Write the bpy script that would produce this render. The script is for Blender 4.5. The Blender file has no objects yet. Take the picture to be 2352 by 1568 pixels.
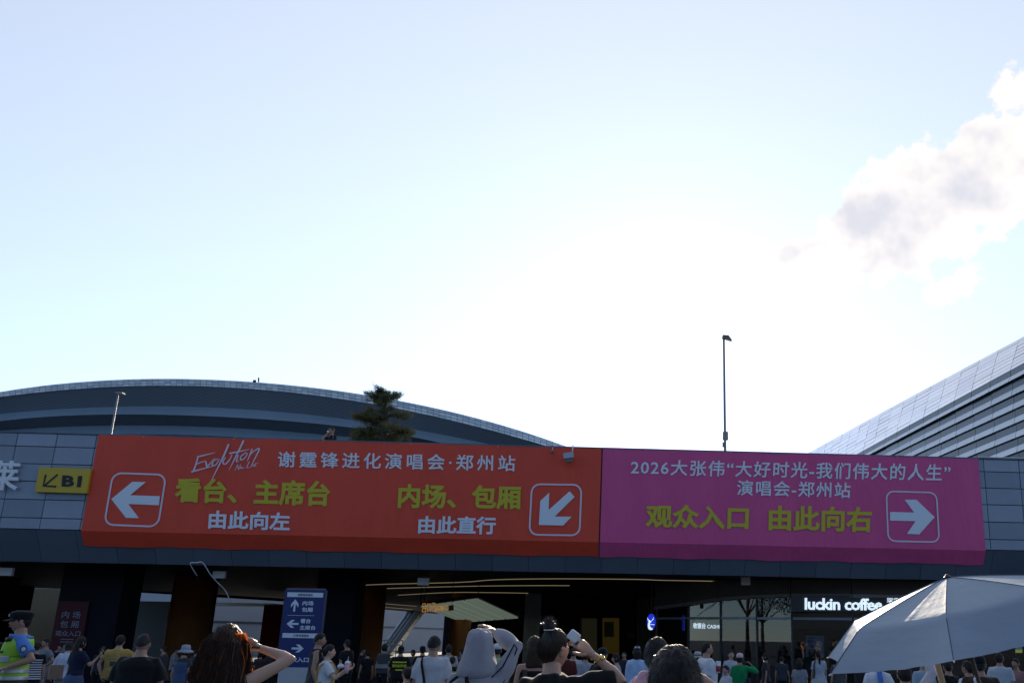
import bpy, bmesh, math, random
import numpy as np
from mathutils.geometry import tessellate_polygon
from mathutils import Vector, Matrix, Quaternion, noise as mnoise
random.seed(7)
RNG = np.random.default_rng(7)
S = bpy.context.scene
COL = S.collection
R = math.radians

# ------------------------------------------------------------------ camera
# measurements are taken on a 2352 x 1568 view of the photograph
FOC, PPX, PPY = 2000.0, 1498.1, 931.7
PITCH, ROLL, YAW, CAMZ = 0.2615278, 0.0160082, 0.0535186, 1.68
_f = Vector((math.sin(YAW)*math.cos(PITCH), math.cos(YAW)*math.cos(PITCH), math.sin(PITCH)))
_r0 = Vector((math.cos(YAW), -math.sin(YAW), 0)); _u0 = _r0.cross(_f)
_r = _r0*math.cos(ROLL) + _u0*math.sin(ROLL); _u = -_r0*math.sin(ROLL) + _u0*math.cos(ROLL)
cam = bpy.data.cameras.new('camera'); camo = bpy.data.objects.new('camera', cam); COL.objects.link(camo)
camo.matrix_world = Matrix(((_r.x, _u.x, -_f.x, 0), (_r.y, _u.y, -_f.y, 0), (_r.z, _u.z, -_f.z, CAMZ), (0, 0, 0, 1)))
cam.sensor_width = 36; cam.lens = 36*FOC/2352
cam.shift_x = (1176-PPX)/2352; cam.shift_y = (PPY-784)/2352
cam.clip_start = 0.05; cam.clip_end = 5000
S.camera = camo

def ray(x, y):
    return _f + _r*((x-PPX)/FOC) - _u*((y-PPY)/FOC)
def at(x, y, Y):                      # point of the view ray at world depth Y
    d = ray(x, y); d = d*(Y/d.y); return Vector((d.x, d.y, d.z+CAMZ))
def atz(x, y, z):                     # point of the view ray at height z
    d = ray(x, y); d = d*((z-CAMZ)/d.z); return Vector((d.x, d.y, z))

# ------------------------------------------------------------------ light
SUN_EL, SUN_AZ = R(19.3), R(4.3)      # azimuth clockwise from +Y
sd = Vector((math.sin(SUN_AZ)*math.cos(SUN_EL), math.cos(SUN_AZ)*math.cos(SUN_EL), math.sin(SUN_EL)))
sl = bpy.data.lights.new('sun', 'SUN'); sl.energy = 5.0; sl.angle = R(0.53); sl.color = (1.0, 0.86, 0.68)
so = bpy.data.objects.new('sun', sl); COL.objects.link(so)
so.rotation_euler = (-sd).to_track_quat('-Z', 'Y').to_euler()
S.view_settings.view_transform = 'Standard'; S.view_settings.look = 'None'
S.view_settings.exposure = 0.54; S.view_settings.gamma = 1.0
S.view_settings.use_curve_mapping = False

W = bpy.data.worlds.new('World'); S.world = W; W.use_nodes = True
wn = W.node_tree.nodes; wl = W.node_tree.links; wn.clear()
def WN(t, **k):
    n = wn.new(t)
    for a, b in k.items(): setattr(n, a, b)
    return n
def wmath(op, a, b=None, clamp=False):
    n = WN('ShaderNodeMath', operation=op, use_clamp=clamp)
    for i, s in enumerate((a, b)):
        if s is None: continue
        if isinstance(s, (int, float)): n.inputs[i].default_value = s
        else: wl.new(s, n.inputs[i])
    return n.outputs[0]
def wvec(op, a, b=None):
    n = WN('ShaderNodeVectorMath', operation=op)
    for i, s in enumerate((a, b)):
        if s is None: continue
        if isinstance(s, (tuple, list, Vector)): n.inputs[i].default_value = s
        else: wl.new(s, n.inputs[i])
    return n.outputs[1] if op == 'DOT_PRODUCT' else n.outputs[0]
sky = WN('ShaderNodeTexSky', sky_type='NISHITA', sun_disc=False, sun_elevation=SUN_EL, sun_rotation=SUN_AZ,
         altitude=100, air_density=0.62, dust_density=0.08, ozone_density=3.0)
bg = WN('ShaderNodeBackground'); bg.inputs[1].default_value = 0.135
wo = WN('ShaderNodeOutputWorld')
tc = WN('ShaderNodeTexCoord'); DIR = tc.outputs['Generated']
def noise_tex(vec, scale, detail=6, rough=0.55, dist=0.0):
    n = WN('ShaderNodeTexNoise', noise_dimensions='2D'); wl.new(vec, n.inputs['Vector'])
    n.inputs['Scale'].default_value = scale; n.inputs['Detail'].default_value = detail
    n.inputs['Roughness'].default_value = rough; n.inputs['Distortion'].default_value = dist
    return n.outputs['Fac']
CP = lambda x, y: ray(x, y).normalized()
CC = CP(2150, 450); CE1 = CC.cross(Vector((0, 0, 1))).normalized(); CE2 = CE1.cross(CC).normalized()
def cuv(x, y):
    d = CP(x, y); return d.dot(CE1)/d.dot(CC), d.dot(CE2)/d.dot(CC)
cden = wmath('MAXIMUM', wvec('DOT_PRODUCT', DIR, CC), 0.05)
comb = WN('ShaderNodeCombineXYZ')
wl.new(wmath('DIVIDE', wvec('DOT_PRODUCT', DIR, CE1), cden), comb.inputs[0]); wl.new(wmath('DIVIDE', wvec('DOT_PRODUCT', DIR, CE2), cden), comb.inputs[1])
bank = None                           # a heap of cumulus: centre, tilt, half length, half height, weight
for x, y, tilt, a_, b_, amp in ((2005, 505, 42, .095, .045, 1.05), (2215, 410, 38, .130, .056, 1.15), (2060, 580, 8, .12, .036, .85), (1840, 577, 14, .055, .012, .6),
                                (2200, 655, 22, .045, .018, .65), (2440, 330, 30, .10, .055, 1.1), (2900, 420, 8, .16, .05, .9)):
    u0, v0 = cuv(x, y); mp = WN('ShaderNodeMapping', vector_type='TEXTURE'); wl.new(comb.outputs[0], mp.inputs[0])
    mp.inputs['Location'].default_value = (u0, v0, 0); mp.inputs['Rotation'].default_value = (0, 0, R(tilt)); mp.inputs['Scale'].default_value = (a_, b_, 1)
    ln = WN('ShaderNodeVectorMath', operation='LENGTH'); wl.new(mp.outputs[0], ln.inputs[0])
    mm = wmath('MULTIPLY', wmath('SUBTRACT', 1.0, ln.outputs[1]), amp)
    bank = mm if bank is None else wmath('MAXIMUM', bank, mm)
bank = wmath('MAXIMUM', bank, -3.0)
nA = noise_tex(comb.outputs[0], 17.0, 8, 0.62, 0.0)
nB = noise_tex(wvec('ADD', comb.outputs[0], (0.012, -0.014, 0.0)), 17.0, 3, 0.55)
nC = noise_tex(wvec('ADD', comb.outputs[0], (3.1, 1.7, 0.4)), 11.0, 2, 0.5)
dens = wmath('ADD', wmath('MULTIPLY', bank, 1.05), wmath('MULTIPLY', wmath('SUBTRACT', nA, 0.5), 2.4))
mr = WN('ShaderNodeMapRange', interpolation_type='SMOOTHSTEP'); wl.new(dens, mr.inputs[0])
mr.inputs[1].default_value = -0.02; mr.inputs[2].default_value = 0.30; mr.inputs[3].default_value = 0; mr.inputs[4].default_value = 0.93
# thickness seen towards the sun shades the bellies
th = wmath('ADD', wmath('MULTIPLY', bank, 0.8), wmath('MULTIPLY', wmath('SUBTRACT', nB, 0.5), 2.2))
th = wmath('ADD', th, wmath('MULTIPLY', wmath('SUBTRACT', nC, 0.5), 1.2))
ms = WN('ShaderNodeMapRange', interpolation_type='SMOOTHSTEP'); wl.new(th, ms.inputs[0])
ms.inputs[1].default_value = 0.15; ms.inputs[2].default_value = 1.25; ms.inputs[3].default_value = 0; ms.inputs[4].default_value = 1
ccol = WN('ShaderNodeMix', data_type='RGBA'); wl.new(ms.outputs[0], ccol.inputs[0])
ccol.inputs[6].default_value = (5.6, 5.25, 5.05, 1); ccol.inputs[7].default_value = (3.85, 3.85, 4.2, 1)
mix = WN('ShaderNodeMix', data_type='RGBA'); wl.new(mr.outputs[0], mix.inputs[0])
veil = WN('ShaderNodeVectorMath', operation='ADD'); wl.new(sky.outputs[0], veil.inputs[0]); HZ = WN('ShaderNodeVectorMath', operation='SCALE'); HZ.inputs[0].default_value = (3.1, 2.95, 2.3)
lobe = wmath('MULTIPLY', wmath('ADD', wvec('DOT_PRODUCT', DIR, sd), 1.0), 0.5); wl.new(wmath('MULTIPLY', lobe, lobe), HZ.inputs['Scale']); wl.new(HZ.outputs[0], veil.inputs[1])   # thin high haze, scattering forward
wl.new(veil.outputs[0], mix.inputs[6]); wl.new(ccol.outputs[2], mix.inputs[7])
wl.new(mix.outputs[2], bg.inputs[0]); wl.new(bg.outputs[0], wo.inputs[0])

W.cycles.sampling_method = 'MANUAL'; W.cycles.sample_map_resolution = 512
S.cycles.max_bounces = 6; S.cycles.diffuse_bounces = 3; S.cycles.glossy_bounces = 3; S.cycles.transparent_max_bounces = 12
S.cycles.caustics_reflective = False; S.cycles.caustics_refractive = False
# ------------------------------------------------------------------ materials
MATS = {}
def mat(name, col, rough=0.6, metal=0.0, var=0.0, vscale=6.0, bump=0.0, bscale=30.0, emit=0.0, ecol=None, spec=0.5,
        trans=0.0, stretch=None, sheen=0.0, tcol=None, sss=0.0, coat=0.0, bdist=0.02):
    if name in MATS: return MATS[name]
    m = bpy.data.materials.new(name); m.use_nodes = True; MATS[name] = m
    nt = m.node_tree; b = nt.nodes['Principled BSDF']
    b.inputs['Base Color'].default_value = (*col, 1); b.inputs['Roughness'].default_value = rough
    b.inputs['Metallic'].default_value = metal; b.inputs['Specular IOR Level'].default_value = spec
    if sheen: b.inputs['Sheen Weight'].default_value = sheen; b.inputs['Sheen Roughness'].default_value = .35
    if coat: b.inputs['Coat Weight'].default_value = coat; b.inputs['Coat Roughness'].default_value = .22
    if sss: b.inputs['Subsurface Weight'].default_value = sss; b.inputs['Subsurface Radius'].default_value = (.02, .008, .004)
    if emit:
        b.inputs['Emission Color'].default_value = (*(ecol or col), 1); b.inputs['Emission Strength'].default_value = emit
    t = nt.nodes.new('ShaderNodeTexCoord'); src = t.outputs['Object']
    if stretch:
        mp = nt.nodes.new('ShaderNodeMapping'); mp.inputs['Scale'].default_value = stretch
        nt.links.new(src, mp.inputs[0]); src = mp.outputs[0]
    if var:
        n = nt.nodes.new('ShaderNodeTexNoise'); n.inputs['Scale'].default_value = vscale; n.inputs['Detail'].default_value = 6
        nt.links.new(src, n.inputs['Vector'])
        cr = nt.nodes.new('ShaderNodeMix'); cr.data_type = 'RGBA'
        cr.inputs[6].default_value = (*[c*(1-var) for c in col], 1); cr.inputs[7].default_value = (*[min(1, c*(1+var)) for c in col], 1)
        nt.links.new(n.outputs['Fac'], cr.inputs[0]); nt.links.new(cr.outputs[2], b.inputs['Base Color'])
    if bump:
        n2 = nt.nodes.new('ShaderNodeTexNoise'); n2.inputs['Scale'].default_value = bscale; n2.inputs['Detail'].default_value = 4
        nt.links.new(src, n2.inputs['Vector'])
        bp = nt.nodes.new('ShaderNodeBump'); bp.inputs['Strength'].default_value = bump; bp.inputs['Distance'].default_value = bdist
        nt.links.new(n2.outputs['Fac'], bp.inputs['Height']); nt.links.new(bp.outputs[0], b.inputs['Normal'])
    if trans:
        tr = nt.nodes.new('ShaderNodeBsdfTranslucent'); tr.inputs[0].default_value = (*(tcol or col), 1)
        mx = nt.nodes.new('ShaderNodeMixShader'); mx.inputs[0].default_value = trans
        nt.links.new(b.outputs[0], mx.inputs[1]); nt.links.new(tr.outputs[0], mx.inputs[2])
        nt.links.new(mx.outputs[0], nt.nodes['Material Output'].inputs[0])
    return m
def glass(name, tint=(0.75, 0.85, 0.9), ior=1.5, boost=0.0):
    if name in MATS: return MATS[name]
    m = bpy.data.materials.new(name); m.use_nodes = True; MATS[name] = m
    nt = m.node_tree; nt.nodes.clear()
    o = nt.nodes.new('ShaderNodeOutputMaterial'); mx = nt.nodes.new('ShaderNodeMixShader')
    tr = nt.nodes.new('ShaderNodeBsdfTransparent'); tr.inputs[0].default_value = (*tint, 1)
    gl = nt.nodes.new('ShaderNodeBsdfGlossy'); gl.inputs['Roughness'].default_value = 0.01
    fr = nt.nodes.new('ShaderNodeFresnel'); fr.inputs[0].default_value = ior
    ad = nt.nodes.new('ShaderNodeMath'); ad.operation = 'ADD'; ad.inputs[1].default_value = boost; ad.use_clamp = True
    nt.links.new(fr.outputs[0], ad.inputs[0])
    nt.links.new(ad.outputs[0], mx.inputs[0]); nt.links.new(tr.outputs[0], mx.inputs[1]); nt.links.new(gl.outputs[0], mx.inputs[2])
    nt.links.new(mx.outputs[0], o.inputs[0])
    return m

# ------------------------------------------------------------------ mesh helpers
class MB:
    def __init__(s): s.v = []; s.f = []; s.m = []; s.cur = 0
    def add(s, vs, fs):
        o = len(s.v); s.v += [tuple(p) for p in vs]; s.f += [tuple(i+o for i in f) for f in fs]; s.m += [s.cur]*len(fs); return s
    def box(s, c, size, M=None):
        x, y, z = [k/2 for k in size]; c = Vector(c)
        vs = [Vector(p) for p in ((-x,-y,-z),(x,-y,-z),(x,y,-z),(-x,y,-z),(-x,-y,z),(x,-y,z),(x,y,z),(-x,y,z))]
        if M: vs = [M @ p for p in vs]
        return s.add([p+c for p in vs], [(0,3,2,1),(4,5,6,7),(0,1,5,4),(1,2,6,5),(2,3,7,6),(3,0,4,7)])
    def hexa(s, a, b):                 # two quads -> solid
        return s.add(list(a)+list(b), [(3,2,1,0),(4,5,6,7),(0,1,5,4),(1,2,6,5),(2,3,7,6),(3,0,4,7)])
    def loft(s, rings, cap=True, closed=True):
        n = len(rings[0]); o = len(s.v); fs = []
        for i in range(len(rings)-1):
            for j in range(n if closed else n-1):
                k = (j+1) % n
                fs.append((i*n+j, i*n+k, (i+1)*n+k, (i+1)*n+j))
        vs = [p for r in rings for p in r]
        if cap and closed:
            fs.append(tuple(reversed(range(n)))); b = (len(rings)-1)*n; fs.append(tuple(b+j for j in range(n)))
        return s.add(vs, fs)
    def tube(s, pts, rad, n=10, cap=True, side=None, flat=1.0):
        pts = [Vector(p) for p in pts]; rings = []
        if not isinstance(rad, (list, tuple)): rad = [rad]*len(pts)
        prev = None
        for i, p in enumerate(pts):
            t = (pts[min(i+1, len(pts)-1)] - pts[max(i-1, 0)])
            t = t.normalized() if t.length > 1e-9 else Vector((0, 0, 1))
            if prev is None:
                a = side if side is not None else (Vector((1, 0, 0)) if abs(t.x) < 0.9 else Vector((0, 1, 0)))
                a = (Vector(a) - t*Vector(a).dot(t)).normalized()
            else:
                a = prev - t*prev.dot(t); a = a.normalized() if a.length > 1e-6 else prev
            prev = a; b = t.cross(a)
            r = rad[i]; ra, rb = (r if isinstance(r, (list, tuple)) else (r, r*flat))
            rings.append([p + a*(ra*math.cos(2*math.pi*k/n)) + b*(rb*math.sin(2*math.pi*k/n)) for k in range(n)])
        return s.loft(rings, cap)
    def ball(s, c, r, nu=12, nv=8, M=None):
        c = Vector(c); r = Vector(r) if not isinstance(r, (int, float)) else Vector((r, r, r)); vs = []; fs = []
        for i in range(1, nv):
            ph = math.pi*i/nv
            for j in range(nu):
                th = 2*math.pi*j/nu
                p = Vector((r.x*math.sin(ph)*math.cos(th), r.y*math.sin(ph)*math.sin(th), r.z*math.cos(ph)))
                vs.append((M @ p if M else p)+c)
        top = Vector((0, 0, r.z)); vs.append((M @ top if M else top)+c); vs.append((M @ -top if M else -top)+c)
        a = (nv-1)*nu
        for i in range(nv-2):
            for j in range(nu):
                k = (j+1) % nu; fs.append((i*nu+j, (i+1)*nu+j, (i+1)*nu+k, i*nu+k))
        for j in range(nu):
            k = (j+1) % nu; fs.append((a, j, k)); fs.append((a+1, (nv-2)*nu+k, (nv-2)*nu+j))
        return s.add(vs, fs)
    def lathe(s, c, prof, n=20, M=None):
        c = Vector(c); rings = []
        for r, z in prof:
            ring = [Vector((r*math.cos(2*math.pi*k/n), r*math.sin(2*math.pi*k/n), z)) for k in range(n)]
            rings.append([(M @ p if M else p)+c for p in ring])
        return s.loft(rings)
    def build(s, name, mats, parent=None, smooth=False, loc=None):
        me = bpy.data.meshes.new(name); me.from_pydata(s.v, [], s.f)
        mats = mats if isinstance(mats, (list, tuple)) else [mats]
        for m in mats: me.materials.append(m)
        if len(mats) > 1: me.polygons.foreach_set('material_index', s.m)
        if smooth: me.polygons.foreach_set('use_smooth', [True]*len(me.polygons))
        me.update()
        return link(name, me, parent, loc)
def link(name, data, parent=None, loc=None):
    o = bpy.data.objects.new(name, data); COL.objects.link(o)
    if parent is not None: o.parent = parent
    if loc is not None: o.location = loc
    return o
def tag(o, label=None, cat=None, group=None, kind=None):
    if label: o['label'] = label
    if cat: o['category'] = cat
    if group: o['group'] = group
    if kind: o['kind'] = kind
    return o
def empty(name, loc, rz=0, label=None, cat=None, group=None):
    o = bpy.data.objects.new(name, None); COL.objects.link(o); o.location = loc; o.rotation_euler = (0, 0, rz)
    o.empty_display_size = 0.2
    return tag(o, label, cat, group)
def inv(root, p):                      # world -> local of an unscaled root with z rotation
    return Matrix.Rotation(-root.rotation_euler.z, 3, 'Z') @ (Vector(p)-root.location)

def text_geo(body, offset=0.0, track=1.0, extrude=0.0, shear=0.0):
    c = bpy.data.curves.new('t', 'FONT'); c.body = body; c.space_character = track; c.extrude = extrude
    c.bevel_depth = max(offset, 0.0); c.bevel_resolution = 0
    c.shear = shear; c.resolution_u = 2
    o = bpy.data.objects.new('t', c); COL.objects.link(o)
    dg = bpy.context.evaluated_depsgraph_get(); me = bpy.data.meshes.new_from_object(o.evaluated_get(dg))
    v = np.zeros(len(me.vertices)*3); me.vertices.foreach_get('co', v); v = v.reshape(-1, 3)
    f = [tuple(p.vertices) for p in me.polygons]
    bpy.data.objects.remove(o); bpy.data.curves.remove(c); bpy.data.meshes.remove(me)
    return v, f
def text_on(name, body, quad, m, parent=None, off=(0, -0.006, 0), offset=0.02, track=1.0, thick=0.0, shear=0.0):
    """lettering stretched over a quad TL, TR, BR, BL of world points"""
    v, f = text_geo(body, offset, track, 0.05 if thick else 0.0, shear)
    lo, hi = v.min(0), v.max(0); TL, TR, BR, BL = [np.array(p) for p in quad]; off = np.array(off)
    uu = ((v[:, 0]-lo[0])/(hi[0]-lo[0]))[:, None]; vv = ((v[:, 1]-lo[1])/(hi[1]-lo[1]))[:, None]
    P = (BL*(1-uu)+BR*uu)*(1-vv) + (TL*(1-uu)+TR*uu)*vv + off
    zz = v[:, 2]; zr = max(zz.max()-zz.min(), 1e-9); n = off/np.linalg.norm(off)
    if zz.max()-zz.min() > 1e-6: P = P + n*((zz-zz.min())/zr*(thick if thick else .0015))[:, None]
    if parent is not None:
        P = np.array([inv(parent, p) for p in P])
    me = bpy.data.meshes.new(name); me.from_pydata(P.tolist(), [], f); me.materials.append(m); me.update()
    return link(name, me, parent)
def flat_poly(name, pts, m, parent=None, off=(0, -0.005, 0)):
    pts = [Vector(p)+Vector(off) for p in pts]
    if parent is not None: pts = [inv(parent, p) for p in pts]
    tris = tessellate_polygon([pts]); me = bpy.data.meshes.new(name); me.from_pydata([tuple(p) for p in pts], [], [tuple(t) for t in tris]); me.materials.append(m); me.update()
    return link(name, me, parent)
def stroke_mesh(mb, pts, widths, nrm=Vector((0, -1, 0))):
    pts = [Vector(p) for p in pts]; L = []
    for i, p in enumerate(pts):
        t = (pts[min(i+1, len(pts)-1)]-pts[max(i-1, 0)]).normalized(); b = t.cross(nrm).normalized()*widths[i]/2
        L.append((p+b, p-b))
    vs = [q for a in L for q in a]; fs = [(2*i, 2*i+1, 2*i+3, 2*i+2) for i in range(len(L)-1)]
    mb.add(vs, fs)
def smooth_line(pts, n=6):             # Catmull-Rom
    pts = [Vector(p) for p in pts]; P = [pts[0]]+pts+[pts[-1]]; out = []
    for i in range(1, len(P)-2):
        for k in range(n):
            t = k/n; a, b, c, d = P[i-1], P[i], P[i+1], P[i+2]
            out.append(0.5*((2*b)+(c-a)*t+(2*a-5*b+4*c-d)*t*t+(3*b-a-3*c+d)*t*t*t))
    out.append(pts[-1]); return out
def rounded_frame(name, quad, w, rad, m, parent=None, off=(0, -0.006, 0)):
    """outline of a rounded rectangle drawn on the quad; w, rad in metres"""
    TL, TR, BR, BL = [Vector(p) for p in quad]; W_ = (TR-TL).length; H_ = (TL-BL).length
    def P(u, v): return (BL*(1-u)+BR*u)*(1-v)+(TL*(1-u)+TR*u)*v+Vector(off)
    ins = []; outs = []
    for cx, cy, a0 in ((1, 1, 0), (0, 1, 90), (0, 0, 180), (1, 0, 270)):
        for k in range(7):
            a = R(a0+15*k)
            for lst, r_, d in ((outs, rad, 0), (ins, max(rad-w, 0.01), w)):
                x = (W_-rad if cx else rad)+r_*math.cos(a); y = (H_-rad if cy else rad)+r_*math.sin(a)
                lst.append(P(x/W_, y/H_))
    if parent is not None: outs = [inv(parent, p) for p in outs]; ins = [inv(parent, p) for p in ins]
    n = len(outs); mb = MB(); mb.add(outs+ins, [(i, (i+1) % n, n+(i+1) % n, n+i) for i in range(n)])
    return mb.build(name, m, parent)
# ------------------------------------------------------------------ ground
def brick_mat(name, c1, c2, cm, scale, bw, bh, mortar=0.01, rough=0.7, off=0.5):
    m = bpy.data.materials.new(name); m.use_nodes = True; nt = m.node_tree; b = nt.nodes['Principled BSDF']
    t = nt.nodes.new('ShaderNodeTexCoord'); br = nt.nodes.new('ShaderNodeTexBrick')
    br.inputs['Color1'].default_value = (*c1, 1); br.inputs['Color2'].default_value = (*c2, 1); br.inputs['Mortar'].default_value = (*cm, 1)
    br.inputs['Scale'].default_value = scale; br.inputs['Mortar Size'].default_value = mortar
    br.inputs['Brick Width'].default_value = bw; br.inputs['Row Height'].default_value = bh; br.offset = off
    nt.links.new(t.outputs['Object'], br.inputs['Vector'])
    n = nt.nodes.new('ShaderNodeTexNoise'); n.inputs['Scale'].default_value = 1.3; n.inputs['Detail'].default_value = 8
    nt.links.new(t.outputs['Object'], n.inputs['Vector'])
    mx = nt.nodes.new('ShaderNodeMix'); mx.data_type = 'RGBA'; mx.blend_type = 'MULTIPLY'; mx.inputs[0].default_value = 0.5
    nt.links.new(br.outputs['Color'], mx.inputs[6]); nt.links.new(n.outputs['Fac'], mx.inputs[7])
    nt.links.new(mx.outputs[2], b.inputs['Base Color']); b.inputs['Roughness'].default_value = rough
    return m
M_pave = brick_mat('granite_paving', (0.13, 0.14, 0.155), (0.11, 0.12, 0.135), (0.12, 0.12, 0.12), 1.0, 0.6, 0.3, 0.008)
gb = MB(); gb.add([(-2500, -2500, 0), (2500, -2500, 0), (2500, 2500, 0), (-2500, 2500, 0)], [(0, 1, 2, 3)])
tag(gb.build('ground', M_pave), kind='structure')

# ------------------------------------------------------------------ entrance building
DY = 26.0; ZT = 7.26; ZB = 4.45; ZC = 3.57; CHY = 0.55
M_tile3 = mat('grey_stone_tile_c', (0.255, 0.285, 0.33), 0.6, var=0.18, vscale=.9, bump=0.10, bscale=60, stretch=(2.2, 1, .5))
M_tile = mat('grey_stone_tile', (0.32, 0.35, 0.40), 0.55, var=0.20, vscale=1.0, bump=0.12, bscale=60, stretch=(2.2, 1, .5))
M_tile2 = mat('grey_stone_tile_b', (0.29, 0.32, 0.37), 0.55, var=0.20, vscale=1.2, bump=0.12, bscale=60, stretch=(2.2, 1, .5))
M_joint = mat('joint', (0.10, 0.10, 0.105), 0.8)
M_slate = mat('slate_panel', (0.12, 0.145, 0.18), 0.5, var=0.14, vscale=1.1, bump=0.08, bscale=50)
M_slate2 = mat('slate_panel_b', (0.105, 0.13, 0.165), 0.5, var=0.14, vscale=1.3, bump=0.08, bscale=50)
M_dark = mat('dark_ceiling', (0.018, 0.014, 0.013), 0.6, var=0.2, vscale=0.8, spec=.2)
M_conc = mat('roof_concrete', (0.30, 0.30, 0.29), 0.85, var=0.2, vscale=0.6)
M_bronze = mat('bronze_cladding', (0.34, 0.12, 0.035), 0.45, metal=0.25, var=0.15, vscale=1.5)
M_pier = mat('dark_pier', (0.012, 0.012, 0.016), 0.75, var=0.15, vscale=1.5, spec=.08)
M_steel = mat('brushed_steel', (0.55, 0.56, 0.58), 0.35, metal=0.9, var=0.06, vscale=30, stretch=(1, 1, 12))
M_white = mat('white_paint', (0.78, 0.78, 0.78), 0.5)
M_black = mat('black_paint', (0.015, 0.015, 0.016), 0.5)

BLD = empty('entrance_building', (0, DY, 0), 0, 'low grey stone entrance building with long parapet and dark open hall under it', 'building')
def L(p): return Vector(p)-BLD.location
wall = MB(); wall.box(L((-2, DY+0.36, (ZT+ZB)/2-0.02)), (50, 0.6, ZT-ZB-0.05)); WALL = wall.build('parapet_wall', M_joint, BLD)
zj = [7.25, 6.86, 6.345, 5.83, 5.30, 4.77, ZB]
xl = at(39.2, 1008, DY).x; stepx = at(130, 1010, DY).x-xl
xr = at(2260.4, 1075, DY).x; stepr = at(2340.7, 1075, DY).x-xr
tile_meshes = {}
def tile(x0, x1, z0, z1, par, k):
    g = 0.007; key = (round(x1-x0, 3), round(z1-z0, 3), k)
    if key not in tile_meshes:
        w, h = (x1-x0)/2-g, (z1-z0)/2-g; mb = MB(); e = 0.006
        mb.add([(-w, 0.05, -h), (w, 0.05, -h), (w, 0.05, h), (-w, 0.05, h), (-w+e, 0, -h+e), (w-e, 0, -h+e), (w-e, 0, h-e), (-w+e, 0, h-e)],
               [(4, 5, 6, 7), (0, 1, 5, 4), (1, 2, 6, 5), (2, 3, 7, 6), (3, 0, 4, 7)])
        me = bpy.data.meshes.new('tile'); me.from_pydata(mb.v, [], mb.f); me.materials.append((M_tile, M_tile2, M_tile3)[k]); me.update()
        tile_meshes[key] = me
    o = link('tile', tile_meshes[key], par)
    o.location = Vector(((x0+x1)/2, random.uniform(-.003, .003), (z0+z1)/2))-Vector((0, 0, 0))
    return o
for i in range(-2, 4):
    for j in range(6):
        tile(xl+i*stepx, xl+(i+1)*stepx, zj[j+1], zj[j], WALL, (i*7+j*5+(i*j) % 2) % 3)
for i in range(-1, 3):
    for j in range(6):
        tile(xr+i*stepr, xr+(i+1)*stepr, zj[j+1], zj[j], WALL, (i*7+j*5+(i*j) % 2) % 3)
# coping and the steel rail on its right end
cp = MB(); cp.box(L((-2, DY+0.33, ZT+0.012)), (50, 0.72, 0.035)); cp.build('coping', M_slate2, BLD)
a, b = at(2160, 1050.5, DY+0.1), at(2420, 1061, DY+0.1)
rl = MB(); rl.tube([L((11.6, DY+0.02, ZT+0.055)), L((15.5, DY+0.02, ZT+0.055))], 0.022, 8)
for x in (12.0, 13.4, 14.8): rl.tube([L((x, DY+0.02, ZT+0.02)), L((x, DY+0.02, ZT+0.06))], 0.012, 6)
rl.build('rail', M_steel, BLD)
# sloping fascia: a run of slate panels
fa = MB()
fa.hexa([L((-27, DY+0.08, ZB-0.03)), L((23, DY+0.08, ZB-0.03)), L((23, DY+CHY+0.06, ZC+0.01)), L((-27, DY+CHY+0.06, ZC+0.01))],
        [L((-27, DY+0.5, ZB-0.03)), L((23, DY+0.5, ZB-0.03)), L((23, DY+CHY+0.3, ZC+0.01)), L((-27, DY+CHY+0.3, ZC+0.01))])
FAS = fa.build('fascia', M_joint, BLD)
fx0 = at(530, 1292, DY+0.4).x; fst = (at(1711, 1318, DY+0.4).x-fx0)/14
pm = []
for k in range(2):
    mb = MB(); w = fst/2-0.006
    A = [(-w, 0, ZB-0.012), (w, 0, ZB-0.012), (w, CHY, ZC), (-w, CHY, ZC)]
    mb.hexa(A, [(p[0], p[1]+0.04, p[2]-0.0) for p in A])
    me = bpy.data.meshes.new('panel'); me.from_pydata(mb.v, [], mb.f); me.materials.append(M_slate if k else M_slate2); me.update(); pm.append(me)
for i in range(-9, 25):
    o = link('panel', pm[(i*7) % 3 > 0], FAS); o.location = (fx0+(i+.5)*fst, random.uniform(-.004, .004), 0)
# ceiling, roof deck, side and back closures of the hall (its back edge runs obliquely)
HB = 44.0
EDGE = [(-240, 44.0), (0, 45.0), (400, 47.0), (640, 53.0), (874, 72.0), (1022, 86.0)]
EP = [at(x, 1400, Y) for x, Y in EDGE]; EP = [(p.x, p.y) for p in EP]
EP[0] = (-27.0, EP[0][1])
def plate(name, z0, z1, m, y0):
    pts = [(-27.0, y0)]+[(23.0, y0), (23.0, 86.0)]+list(reversed(EP)); n = len(pts); bm = bmesh.new()
    lo = [bm.verts.new(L((x, y, z0))) for x, y in pts]; hi = [bm.verts.new(L((x, y, z1))) for x, y in pts]
    f = [bm.faces.new(list(reversed(lo))), bm.faces.new(hi)]+[bm.faces.new((lo[i], lo[(i+1) % n], hi[(i+1) % n], hi[i])) for i in range(n)]
    bmesh.ops.triangulate(bm, faces=f[:2]); me = bpy.data.meshes.new(name); bm.to_mesh(me); bm.free(); me.materials.append(m)
    return link(name, me, BLD)
plate('ceiling', 3.64, 3.78, M_dark, DY+0.62); plate('roof_deck', 6.55, 6.75, M_conc, DY+0.66)
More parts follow.
